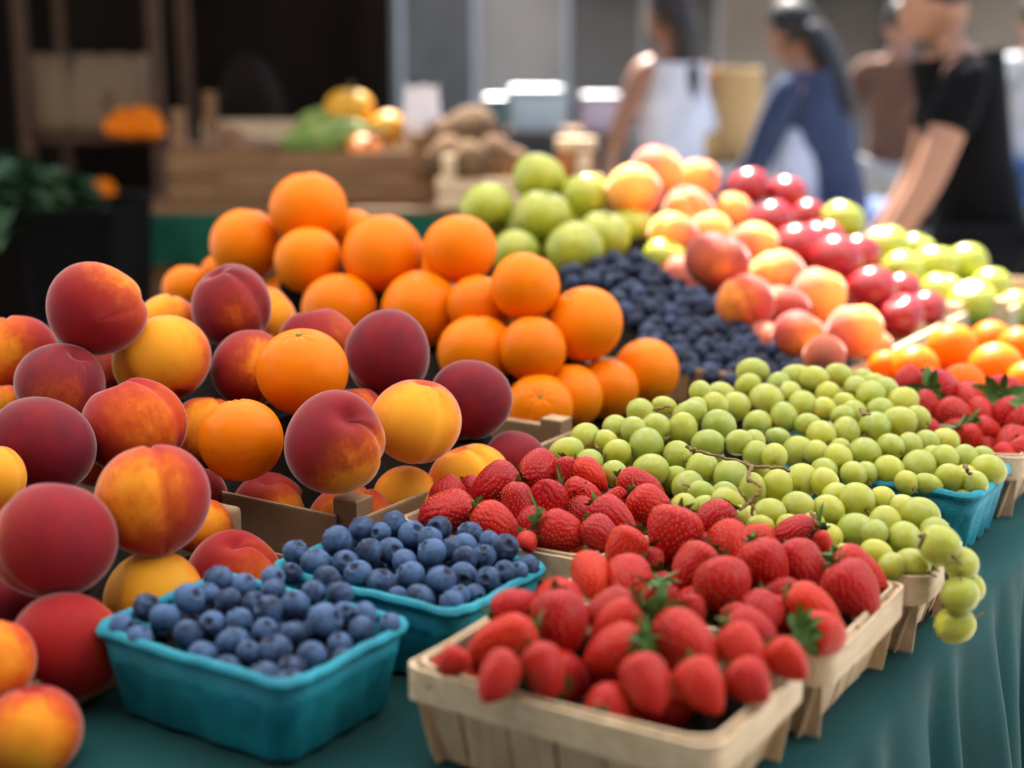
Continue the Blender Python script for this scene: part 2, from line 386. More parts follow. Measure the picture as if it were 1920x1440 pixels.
def f_calyx(k):
    """leafy cap sitting on z = 0, leaves about .55 long"""
    b = MB(); n = int(RNG.integers(8, 12))
    for i in range(n):
        a = 2 * math.pi * i / n + RNG.normal() * .15; L = RNG.uniform(.42, .70); wd = RNG.uniform(.10, .15); lift = RNG.uniform(-.02, .22); curl = RNG.uniform(-.25, .35)
        d = np.array([math.cos(a), math.sin(a), 0]); s = np.array([-d[1], d[0], 0]); rows = []
        for j in range(7):
            t = j / 6; w = wd * (math.sin(math.pi * min(1, t * .92 + .10)) ** .8) * (1 if j < 6 else .05)
            c = d * (.03 + L * t) + np.array([0, 0, .05 + lift * t + curl * t * t - .05 * t])
            rows.append([c - s * w + np.array([0, 0, .04 * math.sin(math.pi * t)]), c, c + s * w + np.array([0, 0, .04 * math.sin(math.pi * t)])])
        vs = [v for r_ in rows for v in r_]; fs = []
        for j in range(6):
            for q in range(2): fs.append((j * 3 + q, j * 3 + q + 1, j * 3 + q + 4, j * 3 + q + 3))
        b.add(vs, fs)
    b.tube([(0, 0, 0), (.02, .01, .12), (.06, .03, .26)], [.05, .035, .03], 6)
    me = mkmesh('calyx', b.v, b.f, M['leaf'])
    return me
PEACH = [f_peach(i) for i in range(5)]; ORANGE = [f_orange(i) for i in range(4)]; TANG = [f_orange(i, 'tangerine') for i in range(2)]
GAPP = [f_apple(i, 'gapple') for i in range(3)]; RAPP = [f_apple(i, 'rapple') for i in range(3)]
BB = [f_berry('bb') for i in range(4)]; DBB = [f_berry('dbb') for i in range(3)]; GRAPE = f_grape()
STRAW = [f_straw(i) for i in range(5)]; CALYX = [f_calyx(i) for i in range(5)]
def f_button():
    b = MB(); n = 10; l0 = []; l1 = []; l2 = []
    for i in range(n):
        a = 2 * math.pi * i / n; r = .085 if i % 2 == 0 else .05
        l0.append((r * math.cos(a), r * math.sin(a), .90)); l1.append((r * math.cos(a), r * math.sin(a), .918)); l2.append((.03 * math.cos(a), .03 * math.sin(a), .93))
    b.loft([l0, l1, l2], 0, True, True); return b.mesh('stem_button', M['button'], True)
BUTTON = f_button()
def f_stem():
    b = MB(); b.tube([(0, 0, .52), (.01, .01, .75), (.05, .02, .93), (.09, .02, 1.02)], [.028, .022, .024, .036], 8); return b.mesh('apple_stem', M['stem'], True)
STEM = f_stem()

# ------------------------------------------------------------------ depth solver: keeps pixel places, separates neighbours in depth
def solve(cx, cy, dpx, D0, tight=.93, it=600, keep=.02, lo=None):
    cx, cy, dpx = map(lambda a: np.array(a, float), (cx, cy, dpx)); D0 = np.array(D0, float); D = D0.copy()
    a = (cx - 960) / F; b = (cy - 720) / F; rays = np.stack([a, CP - b * SP, -SP - b * CP], 1)
    n = len(D)
    for k in range(it):
        Pp = rays * D[:, None]; r = dpx * D / (2 * F)
        dv = Pp[:, None] - Pp[None]; dist = np.sqrt((dv ** 2).sum(2)) + np.eye(n) * 9
        ov = tight * (r[:, None] + r[None]) - dist; ov = np.where(ov > 0, ov, 0)
        sgn = np.sign(D0[:, None] - D0[None] + 1e-6 * (np.arange(n)[:, None] - np.arange(n)[None]))
        D = D + .35 * (ov * sgn).sum(1) / np.maximum(1, (ov > 0).sum(1)) + keep * (D0 - D)
        if lo is not None: D = np.maximum(D, lo)
    return D

heroes = {}     # pile name -> list of (world centre, radius), for the added sheets that carry the piles and darken their gaps

# ------------------------------------------------------------------ peaches in the two front boxes
# cx, cy, diameter px, depth (0 = from size), yellow side, yellow share, darkness, stem side, label
PE = [
 (180, 580, 175, 0, (.75, -.55, .35), .27, .55, (-.3, -.3, -.9), 'red peach with a yellow right shoulder, crowning the left end of the peach heap'),
 (315, 606, 116, 1.30, (-.2, .1, .9), .52, .1, (0, -1, -.3), 'half yellow half red peach half hidden behind the yellow peach on the left heap'),
 (435, 572, 158, 0, (.4, .9, -.3), .10, .85, (-.35, -.85, .40), 'dusky maroon peach with a groove on top, standing highest beside the oranges'),
 (490, 592, 124, 1.37, (.6, 0, .6), .42, .0, (0, -1, -.4), 'pinkish orange peach peeping out behind the tall maroon peach'),
 (28, 668, 158, 1.19, (-.3, .3, .8), .40, .25, (-.2, -1, -.2), 'orange red peach at the left border, below the topmost red peach'),
 (306, 674, 172, 0, (-.35, -.35, .80), .66, .15, (.35, .85, .2), 'mostly yellow peach with a red lower right cheek, high on the left heap'),
 (115, 720, 166, 1.12, (.5, -.6, .4), .13, .90, (.55, -.78, .30), 'dark wine red peach with a pale stem hollow, lying under the topmost red peach'),
 (470, 690, 152, 1.22, (.2, -.8, .2), .22, .7, (0, -.9, -.2), 'maroon peach tucked behind the orange with the star shaped stem scar'),
 (598, 645, 150, 1.24, (.9, .1, .3), .18, .6, (-.2, -1, .1), 'pinkish maroon peach behind the orange with the star shaped stem scar, its top showing'),
 (728, 665, 167, 0, (-.6, .7, -.2), .08, .95, (0, -.8, -.6), 'velvety dark maroon peach under the large oranges, above the yellow fronted peach'),
 (882, 750, 154, 1.18, (.4, .9, 0), .05, .92, (.2, -.7, -.6), 'dark plum coloured peach at the right end, beside the orange with black specks'),
 (782, 788, 173, 1.08, (-.05, .45, .80), .60, .15, (.2, -.85, .15), 'yellow fronted peach with a red top, in front of the two dark maroon peaches'),
 (628, 829, 196, 0, (.70, .30, .60), .40, .75, (.38, -.55, .70), 'large maroon peach with a yellow star shaped patch and a deep crease'),
 (247, 797, 190, 1.07, (.7, .5, .5), .20, .25, (-.4, -.9, .1), 'big red orange peach in the middle of the left heap, below the mostly yellow peach'),
 (386, 808, 134, 1.17, (.2, .1, .9), .42, .3, (0, -1, -.2), 'russet orange peach squeezed behind the lower loose orange'),
 (80, 838, 192, 1.02, (-.2, .5, .3), .12, .95, (.2, -.8, -.5), 'greyish maroon peach at the left, above the largest peach'),
 (180, 852, 122, 1.08, (.3, -.7, .6), .52, .1, (-.8, -.6, 0), 'yellow and red peach peeping out between the greyish maroon peach and its right neighbour'),
 (-18, 898, 138, 1.0, (.6, -.2, .7), .62, .3, (0, -1, 0), 'yellow and red peach cut off by the left border, under the greyish maroon peach'),
 (100, 1010, 228, 0, (-.9, .2, .2), .20, .62, (-.1, -.9, -.4), 'largest peach, dusky red with a mauve bloom, at the left front'),
 (288, 937, 216, .925, (.05, .60, .80), .34, .3, (-.2, -.9, -.2), 'large round red peach with an orange belly, right of the largest peach'),
 (375, 985, 112, 1.03, (.4, .2, .8), .46, .0, (0, -1, 0), 'orange peach showing as a sliver behind the round red peach with an orange belly'),
 (438, 1078, 176, .985, (.6, .4, .4), .24, .25, (.12, -.82, .45), 'rosy peach with a small stem hollow, lying under the cardboard box front'),
 (287, 1128, 196, .925, (.0, -.1, 1), .66, .0, (.2, .9, .2), 'bright yellow peach right behind the front blueberry punnet'),
 (126, 1208, 208, .872, (.4, .8, .3), .14, .2, (-.2, -.8, -.4), 'smooth red peach left of the front blueberry punnet'),
 (-22, 1248, 182, .80, (.4, .2, .8), .34, .0, (0, -.9, -.3), 'coral red peach cut off in the lower left corner'),
 (503, 962, 156, 1.10, (.75, .35, .5), .34, .5, (.05, -.90, .35), 'red peach with a dented crease and yellow right cheek, behind the cardboard front'),
 (660, 985, 172, 1.05, (-.2, .8, .5), .34, .15, (.2, -.9, -.2), 'salmon red peach rising behind the corner post of the cardboard box'),
 (762, 937, 132, 1.08, (0, .2, 1), .68, .0, (.95, -.2, .1), 'small golden yellow peach beside the strawberries and the box corner'),
 (880, 902, 150, 1.10, (.15, .15, .95), .68, .05, (-.3, -.9, .1), 'apricot coloured peach with a pink blush on top, behind the strawberries'),
 (966, 864, 122, 1.17, (0, 1, 0), .05, .85, (0, -.9, -.4), 'dull plum coloured peach low at the right end, next to the grapes'),
 (668, 778, 112, 1.17, (.3, .3, .7), .22, .4, (0, -1, 0), 'small red peach showing between the creased maroon peach and the loose orange'),
 (372, 925, 110, 1.10, (.3, .8, .1), .10, .8, (0, -1, -.2), 'shadowed maroon peach left of the box front, behind the round red peach'),
 (0, 768, 102, 1.14, (0, .2, 1), .5, .1, (0, -1, 0), 'small orange peach at the left border between two maroon peaches'),
 (212, 700, 120, 1.22, (0, .5, .5), .12, .85, (0, -1, 0), 'shaded maroon peach deep between the mostly yellow and the wine red peaches'),
 (5, 1130, 150, .93, (0, .8, 0), .08, .9, (0, -1, 0), 'shaded dark peach under the largest peach at the left border'),
 (60, 1372, 190, .79, (.2, -.2, .9), .42, .2, (0, -1, 0), 'orange and red peach near the lower left corner, lowest but one of the heap'),
 (-60, 1110, 160, .96, (.2, -.2, .9), .3, .4, (0, -1, 0), 'red peach mostly outside the left border beside the largest peach'),
]
OJ = [ # oranges, stem side, stain amount
 (567, 697, 170, 1.13, (-.02, -.87, .48), .0, 'loose orange with a star shaped stem scar, resting on the peaches'),
 (452, 825, 160, 1.06, (-.1, -.98, .1), .0, 'loose orange lower on the peach heap, left of the creased maroon peach'),
]
OR = [
 (578, 391, 143, 1.44, (-.1, -.97, .15), .0, 'topmost orange of the pyramid'),
 (462, 458, 138, 1.42, (.1, -.97, .1), .0, 'orange at the left shoulder of the pyramid, one step below the topmost'),
 (578, 488, 128, 1.40, (-.2, -.9, -.2), .0, 'reddish orange right below the topmost one'),
 (718, 477, 155, 1.32, (-.05, -.98, .12), .0, 'largest orange, in the middle of the upper row of the pyramid'),
 (862, 468, 137, 1.40, (0, -1, -.1), .0, 'deep coloured orange at the right end of the upper row, before the green apples'),
 (350, 542, 92, 1.56, (0, -1, 0), .0, 'small orange at the far left foot of the pyramid, behind the peaches'),
 (413, 512, 74, 1.58, (0, -1, 0), .0, 'orange showing as a sliver behind the left shoulder of the pyramid'),
 (662, 438, 94, 1.52, (0, -1, 0), .0, 'orange peeping out between the topmost and the largest orange'),
 (795, 505, 112, 1.66, (0, -1, 0), .0, 'orange glimpsed behind the gap between the largest and the deep coloured orange'),
 (528, 560, 92, 1.46, (0, -1, 0), .0, 'shaded orange behind the tall maroon peach, low in the pyramid'),
 (636, 581, 142, 1.33, (0, -1, -.1), .0, 'orange in the second row, left below the largest orange'),
 (790, 582, 154, 1.27, (-.05, -.90, .40), .0, 'orange with a green stem speck, centre of the second row'),
 (901, 576, 126, 1.33, (.2, -.95, .1), .0, 'orange between the green specked one and the right end of the second row'),
 (985, 537, 132, 1.38, (.4, -.85, .1), .1, 'orange at the right edge of the pyramid beside the dark berries, upper one'),
 (895, 663, 150, 1.24, (0, -1, .1), .0, 'orange in the third row just above the plum coloured peach'),
 (999, 655, 128, 1.28, (.1, -1, 0), .0, 'bright orange in the third row, centre right'),
 (1095, 608, 146, 1.31, (-.45, -.80, .38), .0, 'large orange at the right corner of the pyramid, leaning on the dark berries'),
 (1212, 696, 126, 1.34, (-.4, -.88, .2), .0, 'rightmost orange, beside the dark berries and the card tray edge'),
 (1012, 763, 126, 1.20, (0, -.35, .94), 1.0, 'orange with black specks at the front of the bottom row'),
 (1070, 743, 124, 1.24, (0, -1, 0), .0, 'orange second from the front in the bottom row, right of the specked one'),
 (1137, 729, 120, 1.28, (0, -1, 0), .0, 'orange third in the bottom row, next to the rightmost one'),
]
def place_round(rows, meshes, name, cat, group, D, pile, size=1.0):
    out = []
    for i, r in enumerate(rows):
        c = at(r['x'], r['y'], D[i]); rad = r['d'] * D[i] / (2 * F) * size
        q = axes_quat(idir(*r['stem']), idir(*r.get('face', (.3, .2, .9))))
        o = link(name, meshes[i % len(meshes)], None, c, q, rad)
        o.color = r.get('col', (.5, 0, 0, 1)); tag(o, r['label'], cat, group)
        heroes.setdefault(pile, []).append((c, rad)); out.append(o)
    return out
rows = [dict(x=p[0], y=p[1], d=p[2], D=p[3] or 200.4 / p[2], face=p[4], stem=p[7], col=(p[5] * (.8 if p[5] < .6 else .96), p[6], 0, 1), label=p[8], k='p') for p in PE]
rows += [dict(x=p[0], y=p[1], d=p[2], D=p[3], stem=p[4], col=(.55, p[5], 0, 1), label=p[6], k='o') for p in OJ]
rows += [dict(x=p[0], y=p[1], d=p[2], D=p[3], stem=p[4], col=(.25 + .5 * random.random(), p[5], 0, 1), label=p[6], k='q') for p in OR]
sel = lambda k: [i for i, r in enumerate(rows) if r['k'] == k]
front = lambda r: r['y'] > 930 and r['x'] < 480 or r['x'] < 60 and r['y'] > 850
def ulimit(r, u):
    """nearest depth at which the fruit still lies behind the box front at stall coordinate u"""
    a = (r['x'] - 960) / F; b = (r['y'] - 720) / F
    return u / (Vector((a, CP - b * SP, 0)).dot(U) - r['d'] / (2 * F))
def heap(r, u, z0, k):
    """depth at which the pixel ray meets the sloping front of a heap"""
    a = (r['x'] - 960) / F; b = (r['y'] - 720) / F; v = Vector((a, CP - b * SP, -SP - b * CP))
    return (u + k * (CAMZ - TABLE - z0)) / (v.dot(U) - k * v.z)
for r in rows:
    if r['k'] == 'q': r['D'] = heap(r, 1.130, .06, .62) + (.07 if r['d'] < 100 else 0)
for r in rows:
    if r['k'] == 'q': r['D'] = {795: 1.66, 1012: 1.365, 1070: 1.378, 1137: 1.388, 1212: 1.392, 1095: 1.43}.get(r['x'], r['D'])
lo = [ulimit(r, 1.105) if r['k'] == 'q' else (ulimit(r, .768) if r['y'] > 880 and r['x'] > 480 else 0) for r in rows]
Dv = solve([r['x'] for r in rows], [r['y'] for r in rows], [r['d'] for r in rows], [r['D'] for r in rows], .95, lo=np.array(lo))
if DEBUG:
    for i, r in enumerate(rows):
        c = at(r['x'], r['y'], Dv[i]); print('FR', r['k'], r['label'][:40], 'D', round(r['D'], 3), round(float(Dv[i]), 3), 'u %.3f w %.3f z %.3f' % (c.dot(U), c.dot(W), c.z - TABLE), 'dia', round(r['d'] * Dv[i] / F, 4))
ip = [i for i in sel('p') if not front(rows[i])]; iq = [i for i in sel('p') if front(rows[i])]
place_round([rows[i] for i in ip], PEACH, 'peach', 'peach', 'ripe peaches heaped at the left', Dv[ip], 'peach')
place_round([rows[i] for i in iq], PEACH[2:] + PEACH[:2], 'peach', 'peach', 'ripe peaches heaped at the left', Dv[iq], 'peach_front')
io = sel('o'); il = sel('q')
ors = place_round([rows[i] for i in io], ORANGE, 'orange', 'orange', 'oranges', Dv[io], 'peach')
ors += place_round([rows[i] for i in il], ORANGE, 'orange', 'orange', 'oranges', Dv[il], 'orange')
for o in ors: link('stem_button', BUTTON, o)

def simple_pile(data, meshes, name, cat, group, pile, dia, child=None, tight=.93, keep=.03):
    rw = []
    for x, y, d, D, lab in data:
        a = RNG.uniform(-.5, .5, 2)
        rw.append(dict(x=x, y=y, d=d, D=D or F * dia / d, stem=(a[0], -.9, a[1]), face=(RNG.uniform(-1, 1), RNG.uniform(-.3, 1), RNG.uniform(-.2, 1)), label=lab,
                       col=(RNG.uniform(.25, .75), RNG.uniform(0, .5), 0, 1)))
    Dd = solve([r['x'] for r in rw], [r['y'] for r in rw], [r['d'] for r in rw], [r['D'] for r in rw], tight, keep=keep)
    os_ = place_round(rw, meshes, name, cat, group, Dd, pile)
    if child:
        for o in os_: link(child[0], child[1], o)
    return os_
simple_pile([
 (1010, 335, 98, 2.02, 'green apple on the very top of the shaded apple heap'),
 (1018, 407, 106, 1.92, 'green apple in the centre of the shaded heap, right below the topmost one'),
 (913, 393, 102, 1.98, 'leftmost upper green apple, before the pale crate rail'),
 (1098, 370, 98, 2.0, 'green apple at the right shoulder of the shaded heap'),
 (967, 476, 92, 1.86, 'green apple low at the left, just above the oranges'),
 (1078, 471, 112, 1.82, 'largest green apple, low at the front of the shaded heap above the dark berries'),
 (1131, 445, 104, 1.88, 'green apple right of the largest one, half in the sun'),
 (1186, 427, 88, 1.98, 'sunlit green apple at the right side of the shaded heap'),
 (1246, 486, 82, 1.88, 'sunlit pale green apple behind the top of the dark berries'),
 (1050, 440, 90, 1.98, 'green apple hidden deepest between the central and the largest green apple'),
 (950, 430, 90, 2.02, 'green apple hidden between the leftmost upper and the central green apple'),
], GAPP, 'green_apple', 'apple', 'green apples in the shaded heap', 'gapple', .075, ('apple_stem', STEM))
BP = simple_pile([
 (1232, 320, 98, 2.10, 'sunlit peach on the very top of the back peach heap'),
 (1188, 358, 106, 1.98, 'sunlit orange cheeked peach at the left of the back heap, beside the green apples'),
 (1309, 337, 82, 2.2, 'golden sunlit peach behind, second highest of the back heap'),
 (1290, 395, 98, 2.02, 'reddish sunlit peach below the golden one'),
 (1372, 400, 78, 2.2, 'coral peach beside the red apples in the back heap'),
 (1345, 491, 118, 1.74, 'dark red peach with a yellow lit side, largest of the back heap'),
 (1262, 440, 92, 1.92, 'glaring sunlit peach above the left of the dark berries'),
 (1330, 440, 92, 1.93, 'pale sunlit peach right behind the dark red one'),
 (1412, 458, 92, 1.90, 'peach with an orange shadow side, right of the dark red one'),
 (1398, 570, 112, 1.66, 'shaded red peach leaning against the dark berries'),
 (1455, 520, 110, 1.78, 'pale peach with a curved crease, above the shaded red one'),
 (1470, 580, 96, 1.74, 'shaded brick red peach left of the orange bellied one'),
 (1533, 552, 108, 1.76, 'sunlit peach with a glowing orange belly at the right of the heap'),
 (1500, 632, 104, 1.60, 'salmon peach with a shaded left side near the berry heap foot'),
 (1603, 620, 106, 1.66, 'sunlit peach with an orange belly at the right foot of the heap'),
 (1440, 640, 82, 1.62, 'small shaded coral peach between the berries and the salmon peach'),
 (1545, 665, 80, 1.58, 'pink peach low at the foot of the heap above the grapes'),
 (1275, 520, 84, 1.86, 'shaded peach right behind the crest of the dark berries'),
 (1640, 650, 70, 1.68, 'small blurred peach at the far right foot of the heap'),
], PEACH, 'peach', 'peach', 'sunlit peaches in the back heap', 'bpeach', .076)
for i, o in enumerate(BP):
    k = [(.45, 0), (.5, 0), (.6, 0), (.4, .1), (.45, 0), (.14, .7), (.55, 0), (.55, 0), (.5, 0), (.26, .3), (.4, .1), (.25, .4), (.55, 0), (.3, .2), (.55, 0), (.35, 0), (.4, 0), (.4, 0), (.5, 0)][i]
    o.color = (k[0], k[1], .08 if k[1] > .15 else .26, 1)  # cream blend paints the sun's bleaching, weaker on the darker peaches
simple_pile([
 (1403, 353, 80, 2.50, 'red apple on the left top of the red heap with a bright glint'),
 (1476, 366, 76, 2.50, 'red apple on the right top of the red heap with a bright glint'),
 (1446, 418, 90, 2.32, 'pinkish red apple below the two topmost red ones'),
 (1515, 407, 66, 2.42, 'small red apple right behind the pinkish one'),
 (1494, 467, 98, 2.14, 'large red apple with two glints in the middle of the red heap'),
 (1542, 452, 84, 2.26, 'red apple between the large one with two glints and the green ones'),
 (1568, 490, 100, 2.06, 'bright red apple with a glint, centre right of the red heap'),
 (1612, 480, 82, 2.14, 'darker red apple touching the green apples'),
 (1634, 546, 98, 1.94, 'round red apple with a soft pale highlight in the lower heap'),
 (1692, 547, 74, 2.04, 'dark purplish red apple beside the lower green apples'),
 (1690, 593, 84, 1.90, 'pinkish red apple at the foot of the red heap'),
 (1736, 582, 76, 1.96, 'purple tinged red apple at the right foot of the red heap'),
], RAPP, 'red_apple', 'apple', 'red apples in the sun', 'rapple', .075, ('apple_stem', STEM))
simple_pile([
 (1580, 417, 86, 2.40, 'green apple on the top left of the sunlit green heap'),
 (1660, 467, 92, 2.24, 'green apple second from the top of the sunlit green heap'),
 (1692, 512, 84, 2.20, 'green apple touching the red apples in the sunlit green heap'),
 (1752, 500, 86, 2.24, 'green apple in the middle of the sunlit green heap'),
 (1812, 497, 82, 2.30, 'green apple at the upper right before the black shirt'),
 (1766, 552, 86, 2.12, 'green apple with a bright glint, lower middle of the sunlit heap'),
 (1824, 570, 92, 2.06, 'largest green apple with a round glint at the lower right'),
 (1858, 540, 78, 2.22, 'green apple behind the largest one at the right'),
 (1906, 583, 76, 2.10, 'green apple at the right border of the photo'),
 (1720, 470, 66, 2.42, 'green apple mostly hidden behind the middle of the sunlit heap'),
], GAPP, 'green_apple', 'apple', 'green apples in the sun', 'gapple_right', .075, ('apple_stem', STEM))
tg = simple_pile([
 (1785, 655, 98, 1.62, 'glossy tangerine with a white glint on the top of the heap'),
 (1718, 688, 86, 1.54, 'sparkling yellow lit tangerine at the left of the heap'),
 (1662, 690, 70, 1.58, 'small glaring tangerine at the far left above the grapes'),
 (1858, 640, 80, 1.70, 'tangerine behind at the upper right of the heap'),
 (1867, 692, 104, 1.52, 'large tangerine at the right front of the heap'),
 (1912, 652, 82, 1.64, 'tangerine at the right border behind the large one'),
 (1805, 722, 84, 1.46, 'tangerine low in the middle behind the strawberries'),
 (1925, 715, 80, 1.50, 'tangerine cut off at the right border, low'),
 (1745, 725, 70, 1.50, 'tangerine mostly hidden behind the leafy strawberry'),
], TANG, 'tangerine', 'tangerine', 'tangerines at the right', 'tang', .06)
for o in tg: link('stem_button', BUTTON, o)

# ------------------------------------------------------------------ blueberries
def berries(data, Dfun, meshes, label, group, pile, name='blueberry', crownp=.55, tight=.88):
    x = [d[0] for d in data]; y = [d[1] for d in data]; dp = [d[2] for d in data]
    D = solve(x, y, dp, [Dfun(d[0], d[1]) + (d[3] if len(d) > 3 else 0) for d in data], tight, 400, .05)
    for i, d in enumerate(data):
        c = at(x[i], y[i], D[i]); rad = dp[i] * D[i] / (2 * F) * (1.1 if pile == 'dbb' else 1)
        if random.random() < crownp: z = idir(RNG.normal() * .6, -abs(RNG.normal()) * .6 - .1, abs(RNG.normal()) * .7)
        else: z = idir(*RNG.normal(size=3))
        o = link(name, meshes[i % len(meshes)], None, c, axes_quat(z, RNG.normal(size=3)), rad * 1.03)
        o.color = (RNG.uniform(.1, .9), 0, 0, 1); tag(o, label, 'blueberry', group)
        heroes.setdefault(pile, []).append((c, rad))
BC = [(555,1037,50),(545,1075,42),(592,1055,56),(632,1015,60),(680,992,52),(714,1000,40),(692,1035,52),(732,1033,50),(648,1056,50),(671,1077,54),(613,1090,58),(715,1092,54),(759,1053,48),
 (738,983,50),(773,1003,54),(770,1080,56),(787,1122,56),(745,1116,36),(823,992,48),(810,1037,56),(806,1010,46),(846,1029,44),(880,1003,50),(873,1023,48),(908,1043,46),(872,1048,48),(947,1027,52),
 (918,1014,40),(868,1080,52),(915,1085,46),(828,1088,56),(945,1072,42),(972,1071,38),(990,1062,46),(847,1130,48),(862,1116,40),(890,1114,40),(660,1030,44,.03),(770,1035,44,.03),(846,1060,44,.03),
 (700,1065,44,.03),(580,1085,40,.03),(742,1070,42,.03),(815,1120,40,.02),(660,1110,44,.03),(900,1060,40,.03)]
BFr = [d for d in [(228,1175,50),(262,1196,48),(275,1140,54),(308,1157,54),(355,1122,58),(390,1115,46),(410,1087,56),(458,1098,48),(428,1128,52),(477,1132,48),(398,1170,50),(448,1165,52),(352,1190,56),
 (380,1228,54),(437,1208,66),(512,1084,46),(512,1108,48),(503,1144,56),(552,1134,56),(588,1112,48),(637,1115,52),(610,1165,68),(684,1153,48),(678,1182,54),(731,1170,42),(550,1188,50),
 (497,1182,48),(515,1220,64),(465,1222,44),(637,1208,46),(585,1232,58),(645,1150,44),(340,1158,44,.03),(470,1190,44,.02),(565,1160,46,.03),(300,1185,44,.03),(420,1150,44,.03),
 (425,1254,54),(480,1258,54),(540,1264,54),(600,1258,46),(395,1262,44),(455,1290,50),(515,1296,50),(560,1290,44),(500,1318,44),(640,1235,42)] if d[1] < 1258]
berries(BC, lambda x, y: .882 + (1130 - y) * .00058, BB, 'plump bloomy blueberry in the turquoise punnet beside the strawberries, second punnet from the front', 'blueberries in the second punnet', 'bbc')
berries(BFr, lambda x, y: .797 + (1240 - y) * .00048, BB, 'plump bloomy blueberry in the front turquoise punnet at the bottom of the photo', 'blueberries in the front punnet', 'bbf')
def inside(x, y, poly):
    c = False
    for i in range(len(poly)):
        (x1, y1), (x2, y2) = poly[i], poly[i - 1]
        if (y1 > y) != (y2 > y) and x < (x2 - x1) * (y - y1) / (y2 - y1) + x1: c = not c
    return c
POLY = [(1046, 505), (1120, 492), (1152, 484), (1190, 482), (1225, 505), (1262, 530), (1300, 545), (1335, 562), (1392, 582), (1425, 622), (1446, 660), (1500, 680), (1505, 700), (1450, 735), (1380, 720), (1290, 706), (1255, 680), (1205, 640), (1165, 590), (1150, 545), (1060, 540)]
DB = []
step = 22.5; row = 0; y = 478.0
while y < 740:
    x = 1040 + (row % 2) * step / 2
    while x < 1520:
        xx, yy = x + RNG.normal() * 4, y + RNG.normal() * 3.5
        if inside(xx, yy, POLY): DB.append((xx, yy, RNG.uniform(26, 33), RNG.uniform(-.006, .012)))
        x += step
    y += step * .80; row += 1
DB += [(1150, 484, 28), (1192, 484, 29), (1222, 503, 28), (1448, 655, 27), (1478, 668, 28), (1500, 684, 26)]
berries(DB, lambda x, y: 1.555 + (700 - y) * .00105 - (x - 1250) * .00003, DBB, 'small near black blueberry in the dark heap between the oranges and the sunlit peaches', 'dark blueberries in the heap', 'dbb', 'blueberry', .3, .8)

